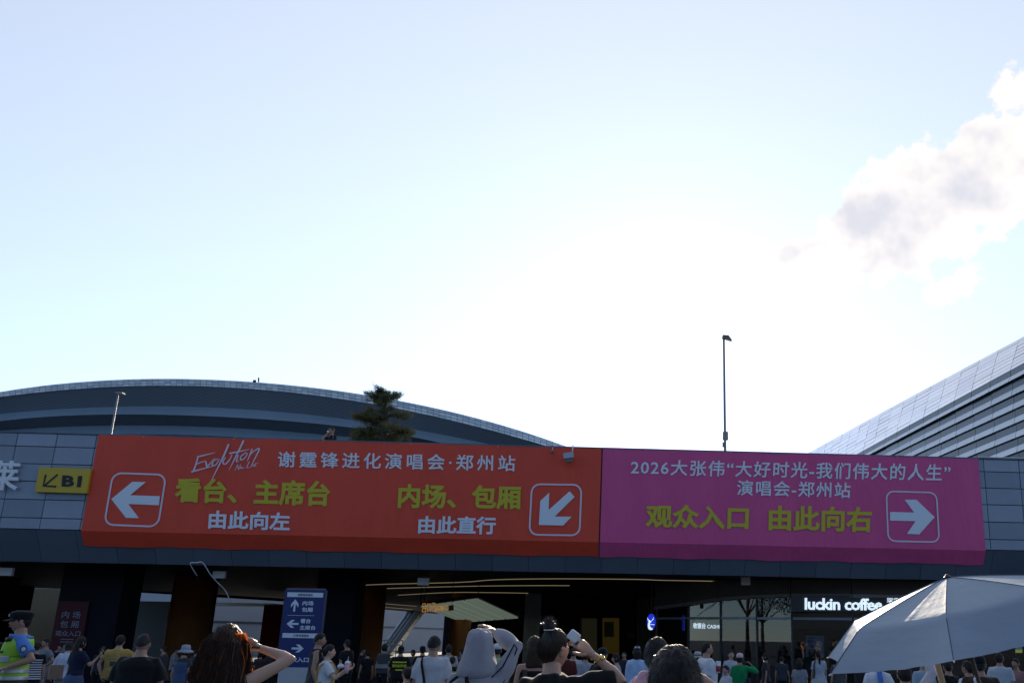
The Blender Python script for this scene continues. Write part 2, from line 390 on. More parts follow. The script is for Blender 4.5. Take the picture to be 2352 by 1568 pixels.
def wall_run(name, pts, z0, z1, th, m, parent=None, o=Vector((0, 0, 0))):
    pts = [Vector((x, y, 0)) for x, y in pts]; mb = MB()
    for p, q_ in zip(pts[:-1], pts[1:]):
        d = (q_-p).normalized(); nn = Vector((-d.y, d.x, 0))*th
        mb.hexa([p+Vector((0,0,z0))-o, q_+Vector((0,0,z0))-o, q_+Vector((0,0,z1))-o, p+Vector((0,0,z1))-o],
                [p+nn+Vector((0,0,z0))-o, q_+nn+Vector((0,0,z0))-o, q_+nn+Vector((0,0,z1))-o, p+nn+Vector((0,0,z1))-o])
    return mb.build(name, m, parent)
wall_run('back_fascia', EP, 3.785, 6.54, -0.3, M_conc, BLD, BLD.location)
sw = MB(); sw.box(L((-27.2, (DY+HB)/2, 3.3)), (0.4, HB-DY, 6.6)); sw.build('side_wall', M_pier, BLD)
sw = MB(); sw.box(L((23.2, 56, 3.3)), (0.4, 60, 6.6)); sw.build('side_wall', M_pier, BLD)
# right half of the hall is closed by dark walls
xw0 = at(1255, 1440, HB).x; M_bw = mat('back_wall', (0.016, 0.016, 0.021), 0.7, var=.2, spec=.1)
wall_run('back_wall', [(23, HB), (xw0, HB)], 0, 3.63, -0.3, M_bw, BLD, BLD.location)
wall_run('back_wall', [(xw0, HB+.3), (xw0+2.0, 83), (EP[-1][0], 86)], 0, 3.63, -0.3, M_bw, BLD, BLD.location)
# piers and columns
def pier(x0, x1, y, Y, depth, m, name='column', rnd=False):
    a, b = at(x0, y, Y), at(x1, y, Y); mb = MB()
    if rnd:
        r = (b.x-a.x)/2; mb.lathe(L(((a.x+b.x)/2, Y+r, 0)), [(r*1.06, 0.0), (r*1.06, 0.12), (r, 0.14), (r, 3.63)], 28)
    else: mb.box(L(((a.x+b.x)/2, Y+depth/2, 1.82)), (b.x-a.x, depth, 3.62))
    return mb.build(name, m, BLD, smooth=rnd)
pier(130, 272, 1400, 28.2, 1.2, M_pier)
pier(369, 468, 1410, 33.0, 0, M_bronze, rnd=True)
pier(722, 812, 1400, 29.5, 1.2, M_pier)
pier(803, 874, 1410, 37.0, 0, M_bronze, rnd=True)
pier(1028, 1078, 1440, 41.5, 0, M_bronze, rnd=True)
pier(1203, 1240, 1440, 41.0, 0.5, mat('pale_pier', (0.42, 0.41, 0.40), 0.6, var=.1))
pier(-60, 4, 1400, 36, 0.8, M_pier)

# ceiling light lines (gilt LED profiles)
M_led = mat('warm_led_profile', (0.5, 0.42, 0.26), 0.4, emit=0.13, ecol=(1.0, 0.80, 0.48))
lines = [[(812,1344.6),(879,1341),(1053,1336.6),(1128,1331),(1203,1329),(1302,1328.4),(1464,1329.7),(1517,1331.7),(1642,1334),(1752,1337.6)],
         [(811,1354.6),(879,1351),(1053,1346),(1203,1344),(1308,1344)], [(915,1366),(1028,1360),(1128,1360),(1213,1361.5)],
         [(840,1378),(875,1384.5),(957,1391.4)], [(808,1387),(947,1399)]]
for i, ln in enumerate(lines):
    pts = smooth_line([L(atz(x, y, 3.625)) for x, y in ln], 5); mb = MB()
    w_ = 0.018 if i < 3 else 0.035
    mb.tube(pts, [(w_, 0.012)]*len(pts), 4, side=Vector((0, 1, 0)))
    o = mb.build('ceiling_light_strip', M_led, BLD); o.location = (0, 0, 0)
# little flood lamps hung below the ceiling edge
M_lampbox = mat('pale_lamp_box', (0.55, 0.53, 0.50), 0.5, var=.06)
def flood(x0, x1, y0, y1, Y, label, rz=0, tilt=0):
    c = at((x0+x1)/2, (y0+y1)/2, Y); w = (at(x1, y0, Y)-at(x0, y0, Y)).length; h = (at(x0, y0, Y)-at(x0, y1, Y)).length
    r = empty('flood_lamp', c, rz, label, 'lamp', 'flood lamps under the parapet'); M = Matrix.Rotation(tilt, 3, 'X')
    mb = MB(); mb.box((0, 0.05, 0), (w, 0.10, h), M); mb.box((0, 0.0, 0), (w*0.94, 0.02, h*0.90), M); mb.build('housing', M_lampbox, r)
    hb = MB(); hb.tube([(-w*.4, 0.1, 0), (-w*.4, 0.14, 3.64-c.z), (w*.4, 0.14, 3.64-c.z), (w*.4, 0.1, 0)], 0.012, 6); hb.build('bracket', M_black, r)
flood(-8, 28, 1303, 1321, 27.2, 'beige flood lamp near the left edge under the dark fascia')
flood(488, 517, 1311, 1327, 27.2, 'beige flood lamp under the fascia beside the hanging white cable')
flood(959, 985, 1326, 1343, 27.6, 'beige flood lamp over the ceiling light lines left of the escalator', 0.05)
flood(1702, 1723, 1324, 1342, 27.4, 'pale flood lamp under the pink banner, right end of the light line', -0.2, 0.15)
# white cable hanging from the fascia
cb = MB()
pts = smooth_line([at(*p) for p in ((453, 1322, 26.9), (437, 1294, 26.36), (452, 1291.4, 26.36), (466, 1292, 26.36), (483, 1318, 26.75), (497, 1334, 27.1), (515, 1352, 27.4), (524, 1368, 27.6), (529, 1384, 27.8))], 5)
cb.tube(pts, 0.017, 6); tag(cb.build('hanging_cable', mat('white_cable', (0.85, 0.86, 0.88), 0.4), smooth=True), 'thin white cable looped over the dark fascia and hanging down', 'cable')

# ------------------------------------------------------------------ court behind the hall
cpts = [(at(x, 1400, Y).x, Y) for x, Y in ((-420, 62), (400, 67), (700, 78), (1090, 116))]
CW = tag(wall_run('court_wall', cpts, 0, 9, 0.5, mat('court_concrete', (0.46, 0.47, 0.48), .7, var=.12, vscale=.5)), 'pale grey court wall seen through the hall behind the columns', 'wall')
for z in (2.45, 4.6):
    wall_run('ledge', [(x+.05, y-.16) for x, y in cpts], z, z+.09, .15, M_slate, CW)
# dark roller screen in the left openings
def slab(name, x0, x1, y0, Y, m, label, cat, thick=0.3):
    a, b = at(x0, y0, Y), at(x1, y0, Y); mb = MB(); mb.box((0, thick/2, a.z/2), (b.x-a.x, thick, a.z)); o = mb.build(name, m, loc=((a.x+b.x)/2, Y, 0))
    return tag(o, label, cat)
slab('partition_screen', 262, 390, 1378.5, 51, mat('slate_screen', (0.10, 0.115, 0.13), .6, var=.15), 'dark grey partition screen between the dark pier and the bronze column', 'partition')
slab('partition_screen', -120, 48, 1369, 51, mat('slate_screen', (0.10, 0.115, 0.13)), 'dark grey partition screen behind the police officer', 'partition')
slab('court_pavilion', 38, 150, 1350, 55, mat('tan_render', (0.17, 0.12, 0.06), .7, var=.12), 'tan rendered wall block behind the red direction banner', 'wall', 2.0)
slab('red_drape', 607, 652, 1388, 46, mat('dark_red_cloth', (0.34, 0.012, 0.025), .8, bump=.6, bscale=6, stretch=(4, 4, .4)), 'dark red cloth drape beside the blue direction board', 'drape', .25)

# shade canopy over the back of the court (white steel)
can = empty('court_canopy', at(560, 1390, 58), 0, 'small white steel canopy in front of the court wall', 'canopy')
mb = MB(); mb.box((0, 0, 0.05), (4.6, 2.2, 0.16)); mb.build('roof_plate', mat('pale_steel', (0.5, 0.52, 0.54), .5), can)
for sx in (-2.0, 2.0):
    mb = MB(); mb.box((sx, 0.2, -(can.location.z-0)/2-0.02), (0.14, 0.14, can.location.z-0.06)); mb.build('post', M_steel, can)

# ------------------------------------------------------------------ escalator
YE = 76.0; wE = 1.35
e0, e1 = at(873, 1494, YE), at(931, 1414, YE)
ESC = empty('escalator', (e0.x, YE, 0), 0, 'steel escalator with glass sides climbing to the right behind the hall', 'escalator')
sl_ = (e1.z-e0.z)/(e1.x-e0.x); xb = e0.x-(e0.z-1.0)/sl_; LX = 6.0
def P_(x, y, dz): return Vector((x, y, (x-xb)*sl_+dz))-ESC.location
mb = MB(); mb.hexa([P_(xb, YE, -.6), P_(xb+LX, YE, -.6), P_(xb+LX, YE, .02), P_(xb, YE, .02)], [P_(xb, YE+wE+.2, -.6), P_(xb+LX, YE+wE+.2, -.6), P_(xb+LX, YE+wE+.2, .02), P_(xb, YE+wE+.2, .02)])
mb.build('truss', mat('truss_cladding', (0.30, 0.31, 0.33), .4, metal=.5), ESC)
for yy in (YE, YE+wE):
    mb = MB(); A = [P_(xb, yy, .1), P_(xb+LX, yy, .1), P_(xb+LX, yy, .92), P_(xb, yy, .92)]
    mb.hexa(A, [p+Vector((0, .03, 0)) for p in A]); mb.build('balustrade', glass('balustrade_glass', (.6, .68, .7)), ESC)
    mb = MB(); mb.tube([P_(xb, yy+.015, 1.0), P_(xb+LX, yy+.015, 1.0)], [(.13, .13)]*2, 8); mb.build('handrail', mat('pale_rail', (.72, .74, .76), .35, metal=.3), ESC)
    mb = MB(); mb.tube([P_(xb, yy+.015, .14), P_(xb+LX, yy+.015, .14)], [(.10, .06)]*2, 6); mb.build('skirt_rail', M_steel, ESC)
for k in range(18):
    x = xb+k*LX/18; mb = MB(); p = P_(x, YE+wE/2, 0.0); mb.box(p+Vector((.17, .02, .06)), (.36, wE-.1, .26)); mb.build('step', M_pier, ESC)
rr = empty('steel_railing', at(884, 1500, 70.0), 0, 'white steel railing at the foot of the escalator', 'railing'); rr.location.z = 0
for k in range(6):
    mb = MB(); mb.tube([(-1.0+k*.45, 0, 0), (-1.0+k*.45, 0, 1.3)], .03, 8); mb.build('baluster', M_white, rr)
for z in (.5, .95, 1.3):
    mb = MB(); mb.tube([(-1.05, 0, z), (1.3, 0, z)], .035, 8); mb.build('rail', M_white, rr)

# luminous striped ceiling raft and the orange LED sign under it
q = [at(965, 1394, 36.5), at(1098, 1376.5, 34.0), at(1192, 1419, 41.0), at(1062, 1429, 43.0)]
LR = empty('ceiling_raft', (q[0]+q[2])/2, 0, 'slanting pale green ceiling raft of striped luminous panels above the escalator hall', 'ceiling raft')
M_raft = mat('raft_panel', (0.52, 0.62, 0.54), .6, emit=0.085, ecol=(.72, .90, .72), var=.06, vscale=1)
cuts = [0, .17, .305, .44, .585, .77, 1.0]
for i in range(6):
    u0, u1 = cuts[i]+.016, cuts[i+1]-.016
    A = [q[0].lerp(q[1], u0), q[0].lerp(q[1], u1), q[3].lerp(q[2], u1), q[3].lerp(q[2], u0)]
    mb = MB(); mb.hexa([inv(LR, p) for p in A], [inv(LR, p+Vector((0, 0, .06))) for p in A]); mb.build('panel', M_raft, LR)
A = [q[0].lerp(q[1], -.01), q[0].lerp(q[1], 1.01), q[3].lerp(q[2], 1.01), q[3].lerp(q[2], -.01)]
mb = MB(); mb.hexa([inv(LR, p+Vector((0, 0, .075))) for p in A], [inv(LR, p+Vector((0, 0, .2))) for p in A]); mb.build('backing', M_black, LR)
for k in (0, 1, 2, 3):
    mb = MB(); p = inv(LR, q[k]); mb.tube([p+Vector((0, 0, .1)), p+Vector((0, 0, 3.7-q[k].z))], .015, 6); mb.build('hanger', M_black, LR)
M_orange = mat('orange_led_letter', (0.75, 0.30, 0.03), .4, emit=.22, ecol=(1, .42, .04))
OS = empty('led_sign', at(1003, 1395, 33.5), 0, 'orange outlined LED characters hanging before the pale ceiling raft', 'sign')
def QV(x0, y0, x1, y1, Y, dy=0.0):
    return [at(x0, y0, Y), at(x1, y0+dy, Y), at(x1, y1+dy, Y), at(x0, y1, Y)]
text_on('lettering', '吕口己', QV(970, 1385, 1001, 1406, 33.5, -2), M_orange, OS, offset=-.005, thick=.04)
text_on('lettering', '品服口', QV(1000, 1390, 1030, 1402, 33.5, -1), M_orange, OS, offset=-.005, thick=.04)
flat_poly('dark_plate', [at(1030, 1390, 33.55), at(1042, 1388, 33.55), at(1042, 1401, 33.55), at(1030, 1402, 33.55)], mat('dark_plate', (.03, .05, .07), .3), OS)
mb = MB()
for x in (975, 1038):
    mb.tube([inv(OS, at(x, 1386, 33.55)), inv(OS, Vector((at(x, 1386, 33.55).x, 33.55, 3.66)))], .012, 6)
mb.build('hanger', M_black, OS)
# ------------------------------------------------------------------ shop front (curved glazing)
SH = empty('shop_front', (8, 28, 0), 0, 'dark curved glass shop front under the pink banner with lit coffee sign', 'shop front')
M_glass = glass('shop_glass', (0.40, 0.46, 0.52), 1.45, 0.03)
M_mull = mat('dark_mullion', (0.02, 0.02, 0.024), .4)
M_trans = mat('grey_transom', (0.20, 0.22, 0.24), .4, metal=.5)
ZG = 3.07
gpx = [(2420, 28.0), (2250, 28.0), (2098, 28.0), (1959, 28.15), (1819, 28.7), (1738, 29.3), (1655, 30.0), (1581, 30.9), (1508, 32.0)]
ZGS = [3.07, 3.07, 3.07, 3.07, 3.07, 3.04, 2.97, 2.82, 2.7]
GP = [at(x, 1440, Y) for x, Y in gpx]; GP = [Vector((p.x, p.y, 0)) for p in GP]; so_ = SH.location
def glz(p, z): return Vector((p.x, p.y, z))-so_
for i in range(len(GP)-1):
    a, b = GP[i], GP[i+1]; d = (b-a).normalized(); n = Vector((d.y, -d.x, 0))*0.012
    if n.y > 0: n = -n
    za, zb2 = ZGS[i], ZGS[i+1]
    for (z0, z1, z2, nm) in ((0.12, 2.36, 2.36, 'pane'), (2.44, za, zb2, 'transom_pane')):
        mb = MB(); mb.add([glz(a+d*.03, z0), glz(b-d*.03, z0), glz(b-d*.03, z2), glz(a+d*.03, z1)], [(0, 1, 2, 3)])
        mb.build(nm, M_glass, SH)
    mb = MB(); mb.hexa([glz(a+n*3, 2.36), glz(b+n*3, 2.36), glz(b+n*3, 2.44), glz(a+n*3, 2.44)], [glz(a-n*3, 2.36), glz(b-n*3, 2.36), glz(b-n*3, 2.44), glz(a-n*3, 2.44)])
    mb.build('transom', M_trans, SH)
    mb = MB(); mb.hexa([glz(a+n*4, 0), glz(b+n*4, 0), glz(b+n*4, .12), glz(a+n*4, .12)], [glz(a-n*4, 0), glz(b-n*4, 0), glz(b-n*4, .12), glz(a-n*4, .12)])
    mb.build('sill', M_mull, SH)
    # bulkhead over the glazing, with a paler band along its foot
    mb = MB(); mb.hexa([glz(a+n*8, za+.1), glz(b+n*8, zb2+.1), glz(b+n*8, 3.63), glz(a+n*8, 3.63)], [glz(a-n*30, za+.1), glz(b-n*30, zb2+.1), glz(b-n*30, 3.63), glz(a-n*30, 3.63)])
    mb.build('bulkhead', mat('brown_bulkhead', (0.065, 0.052, 0.045), .5, var=.15), SH)
    mb = MB(); mb.hexa([glz(a+n*14, za), glz(b+n*14, zb2), glz(b+n*14, zb2+.1), glz(a+n*14, za+.1)], [glz(a-n*8, za), glz(b-n*8, zb2), glz(b-n*8, zb2+.1), glz(a-n*8, za+.1)])
    mb.build('bulkhead_trim', mat('taupe_trim', (0.20, 0.175, 0.15), .45), SH)
for p, zg in zip(GP, ZGS):
    mb = MB(); mb.box(glz(p, zg/2), (.06, .10, zg)); mb.build('mullion', M_mull, SH)
# shop floor fittings behind the glass
wall_run('inner_wall', [(GP[0].x+1, 36.5), (GP[4].x, 36.5), (GP[6].x, 39), (GP[8].x-.3, 42)], 0, 3.6, -.2, mat('shop_wall', (.10, .085, .08), .7, var=.2), SH, so_)
mb = MB(); mb.box(Vector((GP[4].x+1.5, 32.5, .55))-so_, (6, .8, 1.1)); mb.build('counter', mat('counter_wood', (.14, .08, .05), .5, var=.2), SH)
mb = MB(); mb.box(Vector((GP[4].x+1.5, 34.6, 1.7))-so_, (6, .4, .06)); mb.box(Vector((GP[4].x+1.5, 34.6, 2.2))-so_, (6, .4, .06)); mb.build('shelf', M_trans, SH)
SG = empty('coffee_sign', at(1935, 1385, 27.9), 0, 'glowing white lettering of the coffee shop on a dark board', 'sign')
M_glow = mat('white_channel_letter', (.8, .85, .9), .4, emit=.62, ecol=(.72, .88, 1.0))
flat = MB(); A = [at(1818, 1366, 28.0), at(2110, 1366, 28.0), at(2110, 1404, 28.0), at(1818, 1404, 28.0)]
flat.hexa([inv(SG, p) for p in A], [inv(SG, p+Vector((0, .04, 0))) for p in A]); flat.build('sign_board', mat('sign_board', (.012, .014, .018), .35), SG)
text_on('lettering', 'luckin coffee', QV(1848, 1372, 2026, 1399.5, 27.98, 2.0), M_glow, SG, offset=.024, track=.95, thick=.05)
text_on('lettering', '瑞幸咖啡', QV(2037, 1371, 2094, 1384, 27.98, .6), M_glow, SG, offset=.0, thick=.03)
# blue oval deer sign
DS = empty('deer_sign', at(1496, 1427, 31.0), 0, 'glowing blue oval sign with a white deer head, hung by the shop glass', 'sign')
c = at(1496, 1427, 31); ux = (at(1506, 1427, 31)-at(1486, 1427, 31)).x/2; uz = (at(1496, 1408.5, 31)-at(1496, 1446, 31)).z/2
M_blue = mat('blue_sign_face', (.02, .04, .5), .4, emit=.32, ecol=(.02, .06, 1.0)); mb = MB(); rings = []
for yy in (0.0, .08):
    rings.append([Vector((ux*math.cos(2*math.pi*k/32), yy, uz*math.sin(2*math.pi*k/32))) for k in range(32)])
mb.loft(rings); mb.build('oval_face', M_blue, DS)
def D_(x, y): return Vector(((x-1718)/90*ux, -.012, (318-y)/165*uz))   # from the enlarged crop
mb = MB()
for pts, ws in (([(1690,310),(1672,350),(1670,400),(1680,440),(1710,460),(1745,455)], [30,40,45,55,50,30]), ([(1690,300),(1650,275),(1635,235)], [10,10,6]), ([(1655,275),(1640,262)],[8,4]),
                ([(1715,300),(1748,270),(1762,225)], [10,10,6]), ([(1745,270),(1765,262)],[8,4]), ([(1648,300),(1680,305),(1722,318)], [8,22,16]), ([(1700,372),(1785,374)], [12,12])):
    P = smooth_line([D_(*p) for p in pts], 4) if len(pts) > 2 else [D_(*p) for p in pts]
    w = np.interp(np.linspace(0, 1, len(P)), np.linspace(0, 1, len(ws)), ws)*ux/90; stroke_mesh(mb, P, list(w))
mb.build('deer_emblem', mat('deer_white', (.8, .85, .9), .4, emit=.6, ecol=(.75, .92, 1)), DS)
mb = MB(); mb.tube([Vector((0, .04, uz)), Vector((0, .04, 3.63-c.z))], .02, 6); mb.build('hanger', M_black, DS)
# cashier lettering inside
CS = empty('cashier_sign', at(1622, 1436, 33.5), 0, 'small glowing white cashier lettering behind the shop glass', 'sign')
M_glow2 = mat('white_letter_soft', (.7, .75, .8), .4, emit=1.1, ecol=(.8, .92, 1))
text_on('lettering', '收银台', QV(1592, 1429, 1620.5, 1442.5, 33.5, .5), M_glow2, CS, offset=.02, thick=.03)
text_on('lettering', 'CASHI', QV(1624, 1433.5, 1652, 1442, 33.5, .5), M_glow2, CS, offset=.015, thick=.03)
mb = MB(); mb.box((0, .08, .12), (at(1655, 1436, 33.5).x-at(1588, 1436, 33.5).x, .04, .6)); mb.tube([(0, .08, .4), (0, .08, 3.62-CS.location.z)], .02, 6); mb.build('sign_board', M_black, CS)
# poster on the glass
PS = empty('poster', at(1872, 1483, 28.6), 0, 'pale price poster reading 9.9 taped inside the shop glass', 'poster')
A = QV(1851, 1458, 1893, 1508, 28.66, 1); mb = MB(); mb.hexa([inv(PS, p) for p in A], [inv(PS, p+Vector((0, .01, 0))) for p in A]); mb.build('sheet', mat('poster_paper', (.30, .34, .40), .6, var=.1), PS)
text_on('lettering', '9.9', QV(1855, 1468, 1867, 1476, 28.65), mat('poster_blue', (.01, .02, .12), .5), PS, offset=.04)
text_on('lettering', '元', QV(1868, 1471, 1872, 1476, 28.65), mat('poster_blue2', (.08, .2, .35), .5), PS, offset=.0)
flat_poly('fine_print', QV(1855, 1463, 1871, 1465, 28.65), MATS['poster_blue'], PS)
for x in (1866, 1878):
    mb = MB(); mb.add([inv(PS, at(x+dx, y, 28.65)) for dx, y in ((-9, 1508), (-8, 1492), (-4, 1488), (4, 1488), (8, 1492), (9, 1508))], [(0, 1, 2, 3, 4, 5)])
    mb.add([inv(PS, at(x+3.2*math.cos(t), 1483.5+4.2*math.sin(t), 28.645)) for t in np.linspace(0, 6.0, 10)], [tuple(range(10))]); mb.build('printed_figure', mat('maroon_print', (.10, .02, .02), .6), PS)
# round white lamp behind the glass
rlamp = MB(); rlamp.ball((0, 0, 0), .055, 14, 10); o = rlamp.build('globe_lamp', mat('lamp_globe', (.8, .9, .95), .4, emit=1.6, ecol=(.8, .95, 1)), smooth=True, loc=at(1757, 1516, 30.4)); tag(o, 'small round white lamp glowing low behind the shop glass', 'lamp')
mb = MB(); mb.tube([(0, .02, -.02), (0, .02, -o.location.z)], .012, 6); mb.build('stem', M_black, o)
# yellow lit panels on the back wall
M_yel = mat('yellow_panel', (.20, .13, .02), .6, var=.25, vscale=.8, emit=.012, ecol=(.9, .6, .1))
M_yel2 = mat('pale_panel', (.15, .14, .08), .6, var=.3, vscale=.8, emit=.006, ecol=(.9, .8, .4))
for (x0, x1, y0, y1, m, lb) in ((1334, 1373, 1417, 1500, M_yel2, 'dim pale window panel left of the yellow panel on the back wall'), (1382, 1424, 1416, 1502, M_yel, 'dim yellow poster panel on the back wall beside the guard')):
    A = QV(x0, y0, x1, y1, 43.6, .5); mb = MB(); r = empty('wall_panel', A[0].lerp(A[2], .5), 0, lb, 'wall panel', 'lit panels on the back wall')
    mb.hexa([inv(r, p) for p in A], [inv(r, p+Vector((0, .06, 0))) for p in A]); mb.build('face', m, r)
    fr = MB()
    for p, q_ in ((A[0], A[1]), (A[1], A[2]), (A[2], A[3]), (A[3], A[0])): fr.tube([inv(r, p), inv(r, q_)], .04, 4)
    fr.build('frame', M_mull, r)
    if m is M_yel: flat_poly('printed_block', QV(1388, 1427, 1410, 1462, 43.58), mat('pale_print', (.22, .22, .12), .6, var=.4, vscale=4), r)
A = QV(1441, 1452, 1458, 1464, 43.5); mb = MB(); mb.hexa(A, [p+Vector((0, .03, 0)) for p in A]); tag(mb.build('notice', mat('notice_paper', (.12, .12, .14), .6, var=.2)), 'small grey notice on the dark back wall', 'notice')
# screen inside the shop at the far right
r = empty('display_screen', at(2340, 1491, 30), 0, 'wall screen with a yellow green picture inside the shop', 'screen')
A = QV(2330, 1481, 2350, 1500, 30); mb = MB(); mb.hexa([inv(r, p) for p in A], [inv(r, p+Vector((0, .05, 0))) for p in A]); mb.build('casing', M_black, r)
flat_poly('picture', QV(2332, 1483, 2348, 1491, 29.99), mat('screen_teal', (.05, .15, .16), .4, emit=.12, ecol=(.3, .7, .8)), r)
flat_poly('picture', QV(2332, 1491, 2348, 1498, 29.99), mat('screen_green', (.2, .25, .02), .4, emit=.35, ecol=(.6, .7, .05)), r)
mb = MB(); mb.box((0, .15, -r.location.z/2-.1), (.1, .1, r.location.z-.2)); mb.build('stand', M_black, r)

# ------------------------------------------------------------------ direction boards under the fascia
M_bluebd = mat('blue_board', (.009, .022, .14), .45, var=.06); M_prw = mat('print_white', (.72, .76, .80), .6)
BD = empty('direction_board', at(692, 1540, 23.5), 0, 'blue freestanding direction board with three white arrows', 'direction sign'); BD.location.z = 0
A = [at(657, 1353, 23.5), at(747, 1356, 23.5), at(731, 1535, 23.5), at(640, 1531, 23.5)]
A[3].x = A[0].x; A[2].x = A[1].x; zb_ = A[3].z; A[2].z = zb_; A[1].z = A[0].z
mb = MB(); mb.hexa([inv(BD, p) for p in A], [inv(BD, p+Vector((0, .12, 0))) for p in A]); mb.build('panel', M_bluebd, BD)
fr = MB()
for p, q_ in ((A[0], A[1]), (A[1], A[2]), (A[2], A[3]), (A[3], A[0])): fr.tube([inv(BD, p+Vector((0, .06, 0))), inv(BD, q_+Vector((0, .06, 0)))], .045, 4)
fr.build('frame', mat('navy_frame', (.02, .03, .06), .4), BD)
mb = MB(); mb.box(((A[0].x+A[1].x)/2-BD.location.x, .06, zb_/2), ((A[1].x-A[0].x)*.8, .35, zb_)); mb.build('plinth', mat('pale_plinth', (.5, .5, .5), .6, var=.1), BD)
BW, BH = (A[1].x-A[0].x), (A[0].z-zb_)
def bq(u0, v0, u1, v1):                # board-relative quad, v measured from the top
    f = lambda u, v: Vector((A[0].x+u*BW, 23.5, A[0].z-v*BH)); return [f(u0, v0), f(u1, v0), f(u1, v1), f(u0, v1)]
def bp2(pts): return [Vector((A[0].x+u*BW, 23.5, A[0].z-v*BH)) for u, v in pts]
flat_poly('white_band', bq(.05, .035, .96, .095), M_prw, BD); flat_poly('white_band', bq(.05, .565, .96, .625), M_prw, BD)
M_ink = mat('ink_navy', (.01, .012, .03), .6)
text_on('lettering', '谢霆锋演唱会', bq(.32, .048, .70, .083), M_ink, BD, (0, -.008, 0), offset=.01)
text_on('lettering', '大张伟演唱会', bq(.32, .578, .72, .612), M_ink, BD, (0, -.008, 0), offset=.01)
def arrow(u0, v0, u1, v1, deg, t=.26):
    """broad arrow in a unit square, pointing right, turned by deg, fitted to board box"""
    pts = [(0, .5-t*.42), (.62, .5-t*.42), (.32, .08), (.62, .08), (1, .5), (.62, .92), (.32, .92), (.62, .5+t*.42), (0, .5+t*.42)]
    out = []
    for x, y in pts:
        x -= .5; y -= .5; c, s = math.cos(R(deg)), math.sin(R(deg)); X, Y = x*c-y*s, x*s+y*c
        out.append((u0+(u1-u0)*(X+.5), v0+(v1-v0)*(Y+.5)))
    return out
flat_poly('arrow', bp2(arrow(.16, .125, .38, .285, -90)), M_prw, BD)
flat_poly('arrow', bp2(arrow(.12, .385, .42, .505, 180)), M_prw, BD)
flat_poly('arrow', bp2(arrow(.32, .70, .62, .82, 0)), M_prw, BD)
flat_poly('divider', bq(.12, .333, .80, .337), M_prw, BD)
text_on('lettering', '内场', bq(.46, .145, .74, .205), M_prw, BD, offset=.028); text_on('lettering', '包厢', bq(.46, .228, .74, .288), M_prw, BD, offset=.028)
text_on('lettering', '看台', bq(.46, .375, .72, .435), M_prw, BD, offset=.028); text_on('lettering', '主席台', bq(.46, .462, .86, .522), M_prw, BD, offset=.028)
text_on('lettering', '观众入口', bq(.18, .87, .78, .935), M_prw, BD, offset=.028)
M_redbd = mat('dull_red_banner', (.065, .007, .010), .8, var=.12); M_prg = mat('print_grey', (.24, .24, .29), .7)
RB = empty('direction_banner', at(165, 1440, 28.1), 0, 'dull red upright direction banner fixed to the dark pier', 'direction sign')
A = [at(134, 1379, 28.12), at(205, 1381, 28.12)]; x0, x1, z1 = A[0].x, A[1].x, A[0].z; BW2 = x1-x0
mb = MB(); mb.box(Vector(((x0+x1)/2, 28.14, (z1+.12)/2))-RB.location, (BW2, .03, z1-.12)); mb.build('cloth', M_redbd, RB)
def rq(u0, v0, u1, v1):
    f = lambda u, v: Vector((x0+u*BW2, 28.12, z1-v*BW2)); return [f(u0, v0), f(u1, v0), f(u1, v1), f(u0, v1)]
text_on('lettering', '内 场', rq(.20, .33, .80, .56), M_prg, RB, offset=.01); text_on('lettering', '包 厢', rq(.20, .63, .80, .86), M_prg, RB, offset=.01)
text_on('lettering', '观众入口', rq(.10, .95, .90, 1.13), M_prg, RB, offset=.01)
for v in (1.22, 1.30): flat_poly('fine_print', rq(.30, v, .72, v+.02), M_prg, RB)
f = lambda u, v: Vector((x0+u*BW2, 28.12, z1-v*BW2)); flat_poly('arrow', [f(*p) for p in arrow(.12, 1.38, .86, 2.0, -90, .30)], M_prg, RB)

# ------------------------------------------------------------------ big cloth banners on the parapet
def banner(name, xa, xb, col1, label, seed):
    r = empty(name, ((xa+xb)/2, DY, ZT), 0, label, 'banner', 'banners on the parapet'); rng = random.Random(seed)
    ph = [rng.uniform(0, 6) for _ in range(6)]
    def wav(x, z, lim=1.0):
        return 0.005*math.sin(1.3*x+.5*z+ph[0])+.003*math.sin(3.1*x-1.7*z+ph[1])+.002*math.sin(6.3*x+2.9*z+ph[2])
    nx = int((xb-xa)*5); rows = [ZT+.01, ZT-.12]+list(np.linspace(ZT-.35, ZB+.03, 9))+[ZB, ZB-.02, 4.25, 4.02]
    vs = []
    for z in rows:
        for i in range(nx+1):
            x = xa+(xb-xa)*i/nx
            y = DY-.025+wav(x, z) if z > ZB-.001 else DY-.04+(ZB-z)/(ZB-ZC)*CHY+.5*wav(x, z)
            zz = z+(.012*math.sin(2.2*x+ph[3])+.008*math.sin(5.1*x+ph[4]) if z in (rows[0], rows[-1]) else 0)
            vs.append(Vector((x, y, zz))-r.location)
    fs = [(j*(nx+1)+i, (j+1)*(nx+1)+i, (j+1)*(nx+1)+i+1, j*(nx+1)+i+1) for j in range(len(rows)-1) for i in range(nx)]
    mb = MB(); mb.add(vs, fs); o = mb.build('cloth', col1, r, smooth=False)
    sm = o.modifiers.new('thickness', 'SOLIDIFY'); sm.thickness = .006; sm.offset = -1
    # eyelet ropes
    for i in range(int((xb-xa)/2.6)):
        x = xa+1.3+i*2.6; t = MB(); t.tube([Vector((x, DY-.05, ZT-.04))-r.location, Vector((x+.02, DY+.05, ZT+.045))-r.location, Vector((x+.03, DY+.3, ZT+.05))-r.location], .008, 5); t.build('tie', M_white, r)
    return r
def cloth_mat(name, c, var=.08):
    m = mat(name, c, .55, var=.14, vscale=.5, bump=1.0, bscale=1.5, bdist=.05, spec=.35, stretch=(1.8, 1, .5)); return m
xs_ = at(1381, 1100, DY).x
